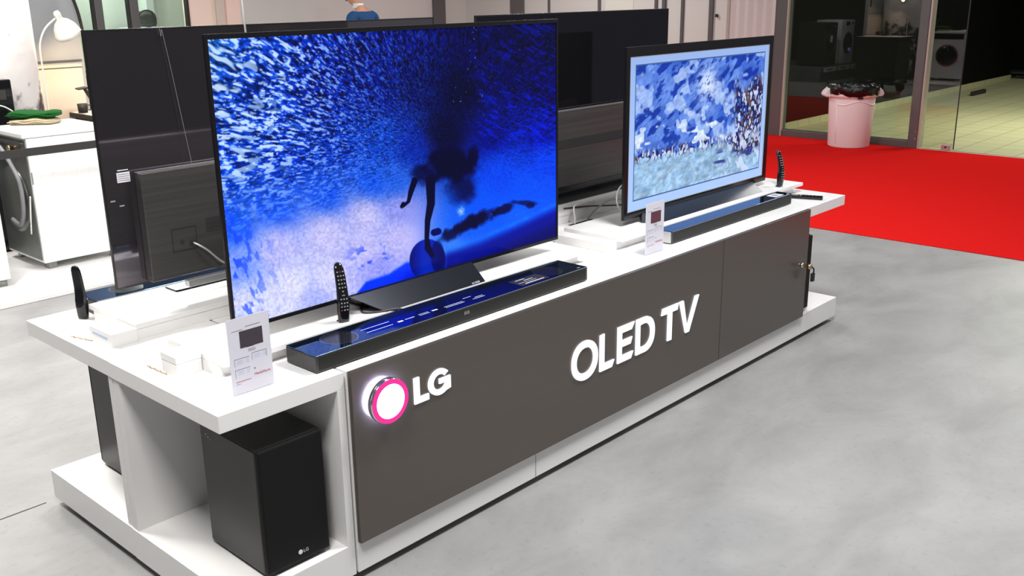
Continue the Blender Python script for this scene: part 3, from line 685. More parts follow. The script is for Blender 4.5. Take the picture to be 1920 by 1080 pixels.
    # ripples at upper right, slanted
    rip = fbm((X+1.6*Y)/60, (Y-.55*X)/9, 3, 51); rw = sstep(880, 1000, X)*sstep(520, 380, Y)
    C = C+np.array([.005, .05, .22])*(sstep(.52, .74, rip)*rw)[..., None]
    # vertical sparkles in the dark column and fine specks
    sp = vnoise(X/3.6, Y/8, 61); cw = np.exp(-((X-900)/130)**2)*sstep(430, 300, Y)
    cl = fbm(X/55, Y/70, 2, 64)
    C = C+(np.array([.7, .82, 1])-C)*(sstep(.93, .985, sp)*cw*sstep(.5, .62, cl)*1.)[..., None]
    sp2 = vnoise(X/3., Y/3., 67); C = C+(np.array([.35, .6, 1])-C)*(sstep(.96, 1., sp2)*sstep(950, 1100, X)*sstep(700, 600, Y)*.7)[..., None]
    # foam-like sand, lower left
    sand = sstep(700, 790, Y+.28*(X-100)-.0*X)*sstep(760, 640, X); g = fbm(X/7, Y/7, 3, 71)
    C = C*(1+(.30*(g-.5)*sand)[..., None])
    bl = fbm((X-.4*Y)/16, (Y+.4*X)/40, 3, 73)
    C = C+(np.array([.16, .32, .92])-C)*(sstep(.56, .70, bl)*sstep(330, 60, X)*sstep(560, 700, Y)*.9)[..., None]
    bl2 = fbm((X)/26, (Y)/20, 3, 77); C = C+(np.array([.28, .38, .9])-C)*(sstep(.58, .72, bl2)*np.exp(-((X-580)/70)**2-((Y-820)/50)**2)*1.2)[..., None]
    # smooth blue of the deep bed in front
    yb = np.interp(X, [480, 560, 640, 700, 760], [1000, 905, 880, 842, 838])
    m = sstep(-6, 10, Y-yb)*sstep(480, 520, X)*sstep(850, 800, X)
    C = C+((np.array([.02, .25, .92]))-C)*m[..., None]
    m2 = sstep(0, 60, Y-yb-10)*sstep(600, 760, X); C = C+(np.array([.01, .12, .62])-C)*np.clip(m2, 0, 1)[..., None]
    yd = np.interp(X, [800, 860, 960, 1100, 1235], [815, 800, 772, 715, 655]); m = sstep(-8, 30, Y-yd)*sstep(820, 850, X)
    C = C+((np.array([.01, .11, .52])+0*X[..., None])-C)*m[..., None]
    m = sstep(30, 90, Y-yd)*sstep(820, 850, X); C = C+(np.array([.005, .04, .30])-C)*(m*.75)[..., None]
    edge = np.exp(-((Y-yd+6)/7)**2)*sstep(830, 860, X); C = C+(np.array([.15, .5, 1.])-C)*(edge*.55*fbm(X/20, Y/20, 2, 81)*1.5)[..., None]
    # dark cloud and the diver's shadow trail
    nn = (fbm(X/40, Y/40, 4, 91)-.5)
    nav = np.array([.005, .02, .16])
    def blob(cx, cy, rx, ry, s, soft=.35, ang=0.):
        nonlocal C
        c, s_ = math.cos(ang), math.sin(ang); a = ((X-cx)*c+(Y-cy)*s_)/rx; b_ = (-(X-cx)*s_+(Y-cy)*c)/ry
        d = np.hypot(a, b_)+nn*.9; m = sstep(1+soft, 1-soft, d)*s; C = C+(nav-C)*m[..., None]
    blob(850, 320, 60, 190, .3, .8); blob(865, 515, 82, 52, .97); blob(840, 490, 55, 50, .85); blob(900, 580, 50, 50, .8, .5); blob(770, 540, 45, 32, .8, .5)
    blob(935, 480, 22, 35, .9)
    nn = (fbm(X/22, Y/22, 4, 95)-.5)
    blob(940, 705, 85, 22, .95, .35, -.42); blob(1040, 668, 42, 14, .85, .4, -.35); blob(1120, 645, 40, 8, .7, .5, .1); blob(865, 745, 45, 20, .85, .4, -.4)
    blob(1140, 655, 14, 8, .7)
    w_ = np.exp(-((X-893)/11)**2-((Y-668)/14)**2); C = C+(np.array([.65, .8, 1])-C)*np.clip(w_*(fbm(X/8, Y/8, 2, 5)*1.7), 0, 1)[..., None]
    # board and limbs
    bx, by = (X-775)/64, (Y-838)/74; a = bx*math.cos(.1)-by*math.sin(.1); c_ = bx*math.sin(.1)+by*math.cos(.1)
    m = sstep(1.03, .96, np.hypot(a, c_)); sh_ = np.clip(.5+.5*np.sin((X-735)/24), 0, 1)
    bd = np.stack([.015+.03*sh_, .07+.12*sh_, .36+.28*sh_], -1); C = C+(bd-C)*m[..., None]
    m = sstep(1, .8, np.hypot((X-810)/26, (Y-825)/60)); C = C+(np.array([.01, .05, .30])-C)*(m*.7)[..., None]
    def limb(pts, ws, col):
        nonlocal C
        d = np.full(X.shape, 1e9)
        for k in range(len(pts)-1):
            (x0, y0), (x1, y1) = pts[k], pts[k+1]; vx, vy = x1-x0, y1-y0; t = np.clip(((X-x0)*vx+(Y-y0)*vy)/(vx*vx+vy*vy), 0, 1)
            ww = ws[k]+(ws[k+1]-ws[k])*t; d = np.minimum(d, np.hypot(X-x0-t*vx, Y-y0-t*vy)-ww)
        C = C+(np.array(col)-C)*sstep(1.5, -1.5, d)[..., None]
    limb([(785, 560), (787, 640), (775, 700), (772, 760), (776, 795)], [17, 14, 10, 8, 11], (.01, .03, .17))
    limb([(776, 795), (790, 820)], [12, 9], (.01, .03, .2))
    limb([(730, 560), (716, 600), (708, 632), (690, 648)], [11, 9, 6, 5], (.01, .03, .15))
    limb([(690, 640), (684, 650)], [7, 6], (.01, .03, .14))
    limb([(798, 742), (812, 738)], [12, 12], (.01, .05, .32))
    lum = C.mean(-1, keepdims=True); C = lum+(C-lum)*(1.28-.35*np.clip(lum*1.3-.3, 0, 1)); C = np.clip((C-.03)*1.06, 0, 1); return C
def art_picture(NX, NY):
    # plain seaside daubs: blue and white dabs above, pale band below, dark coloured dabs at the right
    u, v = np.meshgrid(np.linspace(0, 1, NX), np.linspace(0, 1, NY)); X = u*1.55; Y = v
    rot = .6; a = X*math.cos(rot)+Y*math.sin(rot); b_ = -X*math.sin(rot)+Y*math.cos(rot)
    n = fbm(a*9, b_*22, 4, 3); n2 = fbm(X*7, Y*8, 3, 9); n3 = fbm(a*30, b_*60, 2, 13)
    sky = np.stack([.16+.38*n2, .33+.36*n2, .78+.2*n2], -1)
    deep = np.array([.05, .18, .62]); sky = sky+(deep-sky)*(sstep(.48, .60, n)*.85*sstep(.15, .7, Y+.3-.25*X))[..., None]
    sky = sky+(np.array([.72, .82, 1.])-sky)*(sstep(.60, .68, fbm(X*8+4, Y*9, 3, 21))*.75)[..., None]
    sky = sky+(np.array([.86, .92, 1.])-sky)*(sstep(.62, .67, fbm(X*13+1, Y*17, 2, 27))*sstep(.8, .4, Y+.0*X))[..., None]
    sky = sky+(np.array([.85, .9, 1.])-sky)*(np.exp(-((X-.80)/.12)**2-((Y-.80)/.13)**2)*sstep(.4, .6, n3+.12))[..., None]
    sky = sky*(.88+.24*n3[..., None])
    C = sky
    # pale lower band rising to the right
    hy = .30-.02*X+.02*n2; m = sstep(.012, -.012, Y-hy)
    sandc = np.stack([.50+.25*n3, .68+.2*n3, .86+.12*n3], -1); gr = fbm(X*18, Y*26, 3, 33); sandc = sandc*(.75+.45*gr[..., None])
    C = C+(sandc-C)*m[..., None]
    # band of small dark coloured dabs along the horizon and a mass at the right
    d1 = fbm(X*46, Y*24, 2, 41); d2 = fbm(X*40+7, Y*30, 2, 43); d3 = fbm(X*24, Y*16, 2, 47)
    band = np.exp(-((Y-hy-.015)/.038)**2)
    mass = sstep(1.16, 1.30, X+.22*(fbm(X*6, Y*6, 3, 55)-.5)+.10*Y)*sstep(.80, .70, Y+.25*(fbm(X*10, Y*3, 2, 57)-.5))*sstep(.10, .22, Y)
    dk = np.clip(sstep(.40, .55, d1)*band*1.4+mass*sstep(.32, .46, d1+.1*d3), 0, 1)
    col = np.stack([.05+.06*d3+0*X, .06+.10*d2, .20+.28*d1], -1)
    col = col+(np.array([.34, .10, .09])-col)*(sstep(.60, .68, d2)*.8)[..., None]
    col = col+(np.array([.52, .34, .16])-col)*(sstep(.66, .72, d3)*.6)[..., None]
    col = col+(np.array([.80, .86, .98])-col)*(sstep(.62, .68, d1))[..., None]
    C = C+(col-C)*(dk*.93)[..., None]
    # slanting pale strokes lower right
    st = sstep(.62, .72, vnoise((X+Y*.6)*38, (Y-X*.5)*9, 61))*sstep(.95, 1.2, X)*sstep(.40, .28, Y); C = C+(np.array([.85, .9, 1])-C)*(st*.8)[..., None]
    sh_ = sstep(.60, .68, fbm(X*5, Y*22, 2, 63))*sstep(.8, 1.0, X)*sstep(.26, .2, Y)*sstep(.05, .12, Y); C = C+(np.array([.12, .18, .5])-C)*(sh_*.8)[..., None]
    return np.clip(C, 0, 1)
def screen_mesh(name, pic, x0, x1, z0, z1, y, m, parent):
    NY, NX = pic.shape[:2]
    xs, zs = np.meshgrid(np.linspace(x0, x1, NX), np.linspace(z0, z1, NY)); o0 = ORG[parent]
    co_ = np.stack([xs-o0.x, np.full_like(xs, y-o0.y), zs-o0.z], -1).reshape(-1, 3).astype(np.float32)
    i = np.arange(NX-1)[None, :]+np.arange(NY-1)[:, None]*NX; f = np.stack([i, i+1, i+1+NX, i+NX], -1).reshape(-1, 4)
    me = bpy.data.meshes.new(name); me.vertices.add(len(co_)); me.vertices.foreach_set('co', co_.ravel())
    me.loops.add(f.size); me.loops.foreach_set('vertex_index', f.ravel().astype(np.int32)); me.polygons.add(len(f))
    me.polygons.foreach_set('loop_start', (np.arange(len(f))*4).astype(np.int32)); me.polygons.foreach_set('loop_total', np.full(len(f), 4, np.int32))
    me.update(calc_edges=True)
    at = me.color_attributes.new('picture', 'FLOAT_COLOR', 'POINT')
    rgba = np.ones((NX*NY, 4), np.float32); rgba[:, :3] = s2l(pic.reshape(-1, 3)); at.data.foreach_set('color', rgba.ravel())
    me.materials.append(m); o = bpy.data.objects.new(name, me); COL.objects.link(o); o.parent = parent
    return o

# ------------------------------------------------------------------ large television (front left)
yF = .30
t = thing('television', 'large television showing a blue underwater wave picture', 'television', (.58, yF, .785))
MB().box(-.190, 1.354, yF, yF+.010, .838, 1.7225).build('panel', 'blackgloss', t, .0015)
MB().ringprism([(-.1915, .8365), (1.3555, .8365), (1.3555, 1.724), (-.1915, 1.724)], [(-.182, .851), (1.347, .851), (1.347, 1.708), (-.182, 1.708)], 'y', yF-.0045, yF+.006).build('bezel', 'tvedge2', t) if False else None
M['bez'] = mat('black_bezel', (.012, .011, .013), .15, .3)
MB().ringprism([(-.1915, .8365), (1.3555, .8365), (1.3555, 1.724), (-.1915, 1.724)], [(-.180, .850), (1.345, .850), (1.345, 1.709), (-.180, 1.709)], 'y', yF-.004, yF+.006).build('bezel', 'bez', t, .0008)
MS1 = attr_screen('wave_screen', 1.0)
screen_mesh('screen', wave_picture(760, 440), -.181, 1.346, .849, 1.710, yF-.001, MS1, t)
MB().box(.0, 1.15, yF+.010, yF+.045, .86, 1.28).build('rear_box', 'tvbox', t, .006)
MB().hexa([(.352, .218, .785), (.838, .218, .785), (.84, .232, .785), (.34, .36, .785), (.25, yF-.012, .848), (.838, yF-.012, .848), (.838, yF+.004, .848), (.25, yF+.004, .848)]).build('stand', 'standmetal', t, .001)
MB().box(.33, .86, .30, .50, .785, .793).build('stand_base', 'standmetal', t, .002)
MB().box(.45, .73, yF+.015, yF+.05, .79, .88).build('stand_neck', 'standmetal', t, .002)
v, f = text_mesh('LG OLED', .010)
q = Matrix.Translation((.77, .219, .789)) @ Matrix.Rotation(math.radians(38), 4, 'X')
MB().add(v, f).build('stand_logo', 'print', t, xf=q, fix=False)

# ------------------------------------------------------------------ smaller television (front right)
yG = .35
t = thing('television', 'smaller television with pale matted blue and white picture', 'television', (2.54, yG, .785))
MB().box(1.880, 3.188, yG, yG+.010, .815, 1.587).build('panel', 'blackgloss', t, .003)
MB().ringprism([(1.879, .813), (3.189, .813), (3.189, 1.588), (1.879, 1.588)], [(1.905, .846), (3.148, .846), (3.148, 1.545), (1.905, 1.545)], 'y', yG-.007, yG+.008).build('bezel', 'bez', t, .001)
MB().ringprism([(1.905, .846), (3.148, .846), (3.148, 1.545), (1.905, 1.545)], [(1.9075, .8485), (3.1455, .8485), (3.1455, 1.5425), (1.9075, 1.5425)], 'y', yG-.0075, yG-.001).build('inner_trim', 'silver', t)
def matted():
    NX, NY = 620, 350; x0, x1, z0, z1 = 1.9075, 3.1455, .8485, 1.5425
    u, v = np.meshgrid(np.linspace(x0, x1, NX), np.linspace(z0, z1, NY)); C = np.zeros((NY, NX, 3)); C[:] = (.66, .78, 1.)
    k = (v-z0)/(z1-z0); C *= (.93+.12*(1-k)[..., None]); C = np.clip(C, 0, 1)
    ax0, ax1, az0, az1 = 1.958, 3.108, .898, 1.503
    ix = (u[0] > ax0) & (u[0] < ax1); iz = (v[:, 0] > az0) & (v[:, 0] < az1); art = art_picture(int(ix.sum()), int(iz.sum()))
    C[np.ix_(iz, ix)] = art
    b_ = ((u > ax0-.006) & (u < ax1+.006) & (v > az0-.006) & (v < az1+.006)) & ~((u > ax0) & (u < ax1) & (v > az0) & (v < az1)); C[b_] = (.25, .38, .6)
    return C
screen_mesh('screen', matted(), 1.9075, 3.1455, .8485, 1.5425, yG-.002, attr_screen('art_screen', 1.0), t)
MB().hexa([(2.05, .262, .785), (3.02, .262, .785), (3.10, .33, .785), (2.0, .33, .785), (2.03, yG-.004, .83), (3.04, yG-.004, .83), (3.06, yG+.02, .83), (2.02, yG+.02, .83)]).build('stand', 'standmetal', t, .001)
MB().box(2.1, 3.0, .33, .52, .785, .793).build('stand_base', 'standmetal', t, .002)
MB().box(2.1, 3.0, yG+.010, yG+.045, .84, 1.2).build('rear_box', 'tvbox', t, .004)

# ------------------------------------------------------------------ televisions seen from behind
yR = .96
def rear_tv(dx, label, full=True):
    t = thing('television', label, 'television', (dx+.54, yR, .785), 'televisions on the rear counter seen from behind')
    MB().box(dx-.231, dx+1.307, yR, yR+.008, .856, 1.7245).build('panel', 'tvback' if full else 'tvback2', t, .001)
    MB().ringprism([(dx-.233, .854), (dx+1.309, .854), (dx+1.309, 1.7265), (dx-.233, 1.7265)], [(dx-.228, .859), (dx+1.304, .859), (dx+1.304, 1.7215), (dx-.228, 1.7215)], 'y', yR-.001, yR+.010).build('edge_trim', 'tvedge', t)
    MB().box(dx-.222, dx+1.298, yR+.008, yR+.011, .866, 1.716).build('screen', 'blackgloss', t)
    MB().box(dx-.12, dx+1.19, yR-.042, yR, .862, 1.250).build('rear_box', 'tvbox', t, .004)
    MB().box(dx-.12, dx+1.19, yR-.043, yR-.02, 1.2485, 1.2525).build('box_edge', 'silver', t)
    MB().box(dx+.0, dx+1.08, .885 if not full else .99, 1.075, .785, .82 if not full else .793).build('stand_base', 'standmetal' if full else 'blackgloss', t, .006)
    return t
t = rear_tv(0, 'left television seen from behind with a brushed metal box and cord')
MB().box(-.002, 1.07, .885, .916, .824, .850).build('stand_bar', 'silver', t, .002)
MB().box(.3, .8, .90, .93, .79, .826).build('stand_neck', 'standmetal', t)
MB().box(-.182, -.136, yR-.0025, yR-.001, 1.222, 1.256).build('sticker', 'paper', t)
MB().box(-.178, -.14, yR-.0025, yR-.001, 1.262, 1.265).build('sticker', 'paper', t)
for k in range(4): MB().box(-.179, -.139, yR-.0035, yR-.0025, 1.228+k*.007, 1.230+k*.007).build('printed_line', 'ink', t)
for k in range(2): MB().box(-.215+k*.03, -.198+k*.03, yR-.002, yR-.001, 1.16-.02*k, 1.165-.02*k).build('printed_mark', 'ink', t)
MB().ringprism([(-.030, .955), (.066, .955), (.066, 1.038), (-.030, 1.038)], [(-.0285, .9565), (.0645, .9565), (.0645, 1.0365), (-.0285, 1.0365)], 'y', yR-.0438, yR-.0425).build('cover_plate', 'charcoal', t)
MB().cyl((.008, yR-.042, .985), (.008, yR-.0435, .985), .008, n=16).build('port', 'gap', t)
MB().box(.038, .058, yR-.046, yR-.042, .970, .985).build('power_socket', 'gap', t)
for k in range(7): MB().box(.108, .20, yR-.0432, yR-.0421, 1.004+k*.008, 1.0075+k*.008).build('vent_slot', 'gap', t)
MB().tube(spline([(.048, yR-.045, .977), (.09, yR-.06, .945), (.15, yR-.065, .885), (.22, yR-.07, .855), (.35, yR-.09, .80), (.45, yR-.10, .79)], 8), .0035).build('power_cord', 'silver', t)
MB().tube(spline([(.02, .95, 2.9), (.028, .95, 1.80), (.038, .95, 1.715), (.055, .948, 1.58), (.075, .945, 1.40), (.085, .93, 1.252)], 6), .0009).build('tether', 'rubber', t)
t = rear_tv(1.80, 'right television seen from behind between the two lit screens', False)
MB().box(1.86, 2.93, .925, .94, .80, .87).build('stand_slope', 'blackgloss', t)
MB().box(1.70, 2.98, yR-.0435, yR-.042, 1.06, 1.105).build('vent_band', 'gap', t)

# hanging cable at top
t = thing('hanging_cable', 'twin white cable hanging down behind the large television', 'cable', (-.04, .32, 1.6))
MB().tube([(-.062, .325, 3.2), (-.058, .325, 2.2), (-.045, .322, 1.9), (-.036, .32, 1.6)], .0026).build('wire', 'whitecord', t)
MB().tube([(-.070, .33, 3.2), (-.062, .33, 2.2), (-.043, .328, 1.9), (-.028, .325, 1.6)], .0022).build('wire', 'rubber', t)

# cables between televisions
def cable(name, label, pts, r, m): return setp(MB().tube(spline(pts, 8), r).build(name, m, None), label, 'cable')
cable('cable', 'white cable rising straight out of the counter slot', [(1.975, .708, .70), (1.975, .708, .76), (1.975, .715, .80), (2.02, .735, .815), (2.2, .76, .80)], .004, 'whitecord')
cable('cable', 'grey cable slanting out of the slot towards the small television', [(2.06, .708, .71), (2.08, .70, .75), (2.12, .68, .79), (2.17, .63, .83), (2.22, .5, .84), (2.3, .43, .86)], .0045, 'rubber')
cable('cable', 'dark cable lying under the right rear television', [(2.0, .80, .79), (2.12, .74, .79), (2.25, .66, .785), (2.40, .62, .78), (2.6, .60, .77)], .004, 'darkcord')
cable('cable', 'white cable looping at the left edge of the small television', [(2.10, .50, .79), (2.05, .50, .83), (2.035, .50, .88), (2.06, .50, .925), (2.12, .49, .94), (2.18, .48, .93)], .0045, 'whitecord')
cable('cable', 'short dark cable on the riser beside the soundbar', [(.33, .33, .789), (.29, .27, .789), (.33, .232, .789), (.40, .214, .786), (.43, .205, .77)], .0035, 'darkcord')

# ------------------------------------------------------------------ soundbars
def soundbar(x0, x1, y0, y1, label, circles=True, prints=True, h=.058, group=None, end='charcoal'):
    t = thing('soundbar', label, 'soundbar', ((x0+x1)/2, (y0+y1)/2, ZT), group)
    z0 = ZT+.003; z1 = ZT+h
    MB().box(x0, x1, y0, y1, z0, z1-.003).build('body', 'charcoal', t, .003)
    MB().box(x0+.001, x1-.001, y0+.001, y1-.001, z1-.003, z1).build('glass_top', 'barTop', t, .0006)
    MB().box(x0+.012, x1-.012, y0-.0012, y0+.001, z0+.006, z1-.006).build('front_grille', 'grille', t, .0005)
    for a in (x0+.06, x1-.06): MB().box(a-.03, a+.03, y0+.02, y1-.02, ZT, z0).build('foot', 'gap', t)
    if circles:
        for cx in (x0+.151, x1-.152):
            n = 48; cy = (y0+y1)/2+.004
            MB().ringprism([(cx+.061*math.cos(2*PI*i/n), cy+.061*math.sin(2*PI*i/n)) for i in range(n)], [(cx+.0595*math.cos(2*PI*i/n), cy+.0595*math.sin(2*PI*i/n)) for i in range(n)], 'z', z1, z1+.0006).build('speaker_ring', 'chrome', t)
            MB().prism([(cx+.0595*math.cos(2*PI*i/n), cy+.0595*math.sin(2*PI*i/n)) for i in range(n)], 'z', z1, z1+.0004).build('speaker_grille', 'upspk', t)
    MB().box(x0+.004, x1-.004, y0-.0004, y0+.0012, z1-.0022, z1-.0008).build('edge_trim', 'silver', t)
    return t
M['upspk'] = mat('upfiring_speaker_mesh', (.01, .012, .018), .12, 0, .6)
sx0, sx1, sy0, sy1 = -.0739, 1.238, .0469, .199
t = soundbar(sx0, sx1, sy0, sy1, 'long black soundbar below the large television', group='soundbars on the display counter')
zt_ = ZT+.0582
def marks(t, items):
    for (a, b, c, d, m) in items: MB().box(a, b, (c+d)/2-(d-c)*.2, (c+d)/2+(d-c)*.2, zt_, zt_+.0003).build('printed_mark', m, t)
marks(t, [(.165, .285, .125, .131, 'print'), (.165, .275, .093, .099, 'print'), (.30, .322, .088, .112, 'print'), (.333, .375, .098, .106, 'print'), (.395, .44, .094, .099, 'print'), (.395, .44, .104, .108, 'print'), (.455, .48, .092, .112, 'print'),
          (.51, .60, .088, .093, 'print'), (.51, .60, .098, .103, 'print'), (.62, .66, .118, .123, 'print'), (.64, .70, .086, .092, 'print'), (.66, .70, .098, .103, 'print'),
          (.885, .985, .090, .094, 'print'), (.905, 1.01, .070, .082, 'print'), (.90, .95, .12, .128, 'print'), (.93, .98, .104, .112, 'print')])
MB().box(.875, 1.03, .063, .137, zt_-.0001, zt_+.0001).build('sticker', 'blackmatte', t)
v, f = text_mesh('LG', .012); MB().add(v, f).build('logo', 'print', t, xf=Matrix.Translation((1.195, .060, zt_+.0002)), fix=False)
for k in range(3): MB().box(.555+k*.009, .559+k*.009, sy0-.0018, sy0-.001, .76, .772).build('indicator', 'silver', t)
tb = soundbar(-.248, 1.06, 1.103, 1.250, 'long black soundbar on the rear counter behind the left television back', group='soundbars on the display counter')
t = soundbar(1.935, 3.062, .115, .200, 'shorter black soundbar below the smaller television', circles=False, group='soundbars on the display counter')
MB().box(1.928, 1.935, .118, .197, ZT+.004, ZT+.056).build('end_cap', 'silver', t, .003)
MB().box(2.915, 3.0, .128, .185, zt_-.0002, zt_+.0004).build('sticker', 'paper', t)
MB().box(2.94, 2.975, .14, .175, zt_+.0004, zt_+.0006).build('printed_mark', 'ink', t)
MB().box(3.025, 3.05, .125, .129, zt_, zt_+.0003).build('logo', 'print', t)

# ------------------------------------------------------------------ subwoofers
def subwoofer(x0, y0, w, d, h, label, rz=0., face=-1):
    t = thing('subwoofer', label, 'subwoofer', (x0, y0, ZP), 'black box subwoofers on the plinth shelves', rz)
    o = ORG[t]
    z0 = ZP+.012
    MB().box(x0, x0+w, y0+(.012 if face < 0 else 0), y0+d-(0 if face < 0 else .012), z0, z0+h).build('cabinet', 'blackmatte2', t, .006)
    MB().box(x0+.002, x0+w-.002, (y0-.001 if face < 0 else y0+d-.013), (y0+.013 if face < 0 else y0+d+.001), z0+.002, z0+h-.002).build('front_grille', 'subcloth', t, .006)
    for a in (x0+.03, x0+w-.03):
        for b in (y0+.03, y0+d-.03): MB().cyl((a, b, ZP), (a, b, z0+.002), .014, n=14).build('foot', 'rubber', t)
    return t
M['subcloth'] = mat('subwoofer_cloth', (.006, .006, .006), .6, 0, .25, noise=(200, .3, (1, 1, 1)))
M['blackmatte2'] = mat('black_vinyl_cabinet', (.016, .0155, .015), .36, 0, .45, noise=(30, .15, (1, 1, 1)))
sw = subwoofer(-.3145, .0297, .2306, .3222, .4103, 'large black subwoofer on the near left shelf showing its front', -.0164)
b = MB(); b.prism([(-.196+.0075*math.cos(2*PI*i/20), .187+.0075*math.sin(2*PI*i/20)) for i in range(20)], 'y', .0270, .0285)
v, f = text_mesh('LG', .016); b2 = MB().add(v, f)
b.build('logo', 'print', sw)
b2.build('logo', 'print', sw, xf=Matrix.Translation((-.186, .0275, .1815)) @ Matrix.Rotation(PI/2, 4, 'X'), fix=False)
for k in range(3): MB().cyl((-.3148, .315-.012*k, .535-.006*k), (-.3155, .315-.012*k, .535-.006*k), .002, n=8).build('indicator', 'print', sw)
subwoofer(-.289, .845, .23, .32, .405, 'black subwoofer on the rear left shelf seen edge on', face=1)
subwoofer(3.058, .020, .093, .32, .41, 'black subwoofer on the right end shelf half hidden by the brown door')

# ------------------------------------------------------------------ remotes
def remote(x, y, z, ang, label, h=.198, stand=True, lean=1.):
    t = thing('remote_control', label, 'remote control', (x, y, z), 'remotes standing upright on the counter')
    X = Matrix.Translation((x, y, z)) @ Matrix.Rotation(ang, 4, 'Z')
    # local: buttons face -y, profile curved in y
    prof = [(0, .0185, .0105, .000), (.01, .0195, .012, .0), (.04, .0205, .0155, .001), (.07, .0205, .0165, .003), (.085, .0198, .012, .003), (.12, .0188, .0085, -.001), (.155, .018, .0085, -.010), (.18, .0165, .008, -.020), (.193, .0120, .006, -.026), (.198, .004, .003, -.0285)]
    prof = [(a, b, c, d*lean) for a, b, c, d in prof]; rings = []
    for zz, wx, wy, oy in prof:
        zz = zz*h/.198; rings.append([(wx*math.copysign(abs(math.cos(a))**.7, math.cos(a)), -oy+wy*math.copysign(abs(math.sin(a))**.8, math.sin(a)), zz) for a in [2*PI*j/20 for j in range(20)]])
    MB().loft(rings).build('body', 'blackgloss', t, xf=X)
    def front(zz):
        for p, q in zip(prof[:-1], prof[1:]):
            if p[0] <= zz <= q[0]:
                k = (zz-p[0])/(q[0]-p[0]); return -(p[3]+(q[3]-p[3])*k)-(p[2]+(q[2]-p[2])*k)
        return 0
    for r in range(11):
        for c in (-1, 0, 1):
            zz = .045+r*.0125
            if zz > .185: continue
            if r in (4, 5) and c != 0: continue
            m = 'btnred' if (r == 10 and c == 0) or (r == 0 and c == -1) else 'btn'
            s_ = .0022 if r not in (4,) else .005
            if r == 4 and c == 0: m = 'silver'
            MB().box(c*.0095-s_, c*.0095+s_, front(zz)-.0012+abs(c)*.0008, front(zz)+.003, zz-.0018, zz+.0018).build('button', m, t, xf=X)
    if stand:
        MB().tube([(-.02, .010, .0), (0, .018, .0), (.02, .010, 0)], .003, 6).build('cradle', 'blackgloss', t, xf=X @ Matrix.Translation((0, 0, .004)))
    return t
remote(.192, .248, .785, math.radians(-18), 'black remote standing upright in front of the large television')
remote(3.199, .259, .785, math.radians(-8), 'black remote standing upright at the far right beside the red carpet')
remote(-.292, 1.125, ZT, math.radians(125), 'black remote standing upright at the rear left corner, seen from behind', stand=False, lean=.35)
t = thing('remote_control', 'flat black remote lying on the counter right of the short soundbar', 'remote control', (3.23, .13, ZT))
X = Matrix.Translation((3.24, .125, ZT)) @ Matrix.Rotation(math.radians(110), 4, 'Z')
MB().box(-.092, .092, -.022, .022, 0.001, .017).build('body', 'blackgloss', t, .004, xf=X)
for i in range(6):
    for j in (-1, 1): MB().box(-.06+i*.018, -.052+i*.018, j*.008-.003, j*.008+.003, .017, .0185).build('button', 'charcoal', t, xf=X)

# ------------------------------------------------------------------ price cards
def price_card(x0, x1, y0, y1, h, pic, label, lean=.012):
    """card in an acrylic L stand; bottom edge from (x0,y0) to (x1,y1)"""
    t = thing('price_card', label, 'price card', ((x0+x1)/2, (y0+y1)/2, ZT), 'price cards in clear stands on the counter')
    d = Vector((x1-x0, y1-y0, 0)); W = d.length; ang = math.atan2(d.y, d.x)
    X = Matrix.Translation((x0, y0, ZT)) @ Matrix.Rotation(ang, 4, 'Z') @ Matrix.Rotation(math.atan2(lean, h), 4, 'X').inverted()
    MB().box(0, W, 0, .0012, .002, h).build('card', 'paper', t, xf=X)
    ac = MB().box(-.001, W+.001, -.0022, -.0008, .0, h+.002).box(-.001, W+.001, .0018, .0032, .0, h+.002).build('clear_stand', 'acrylic', t, xf=X)
    MB().box(-.001, W+.001, -.055, .0, .0006, .0022).build('stand_foot', 'acrylic', t, xf=Matrix.Translation((x0, y0, ZT)) @ Matrix.Rotation(ang, 4, 'Z'))
    P = lambda a, b, c, e, m, n='printed_line': MB().box(a*W, b*W, -.0004, 0, c*h, e*h).build(n, m, t, xf=X)
    P(.27, .82, .60, .82, pic, 'printed_picture')
    P(.42, .60, .595, .605, pic)
    P(.10, .36, .835, .842, 'ink'); P(.42, .78, .865, .872, 'ink')
    for k in range(3): P(.45, .62, .565-k*.014, .570-k*.014, 'ink')
    for (a, b, c, e) in ((.10, .46, .38, .47), (.10, .46, .23, .33), (.52, .88, .41, .50)):
        P(a, b, e, e+.006, 'ink'); P(a, a+.008, c, e, 'ink')
        for k in range(3): P(a+.06, a+.2, e-.025-k*.02, e-.021-k*.02, 'printblue'); P(b-.08, b-.02, e-.025-k*.02, e-.021-k*.02, 'printblue')
    P(.87, .88, .41, .50, 'ink'); P(.10, .46, .17, .176, 'inkred'); P(.10, .2, .14, .145, 'ink')
    P(.55, .58, .285, .30, 'inkdark')
    v, f = text_mesh('MediaMarkt', .0108*W/.13)
    MB().add(v, f).build('printed_name', 'inkred', t, xf=X @ Matrix.Translation((.54*W, -.0007, .20*h)) @ Matrix.Rotation(PI/2, 4, 'X'), fix=False)
    return t
price_card(-.336, -.199, .085, .084, .229, 'inkdark', 'white price card near the left end of the counter', lean=.0)
price_card(1.694, 1.828, .092, .090, .226, 'inkplum', 'white price card between the two lit televisions', lean=.0)

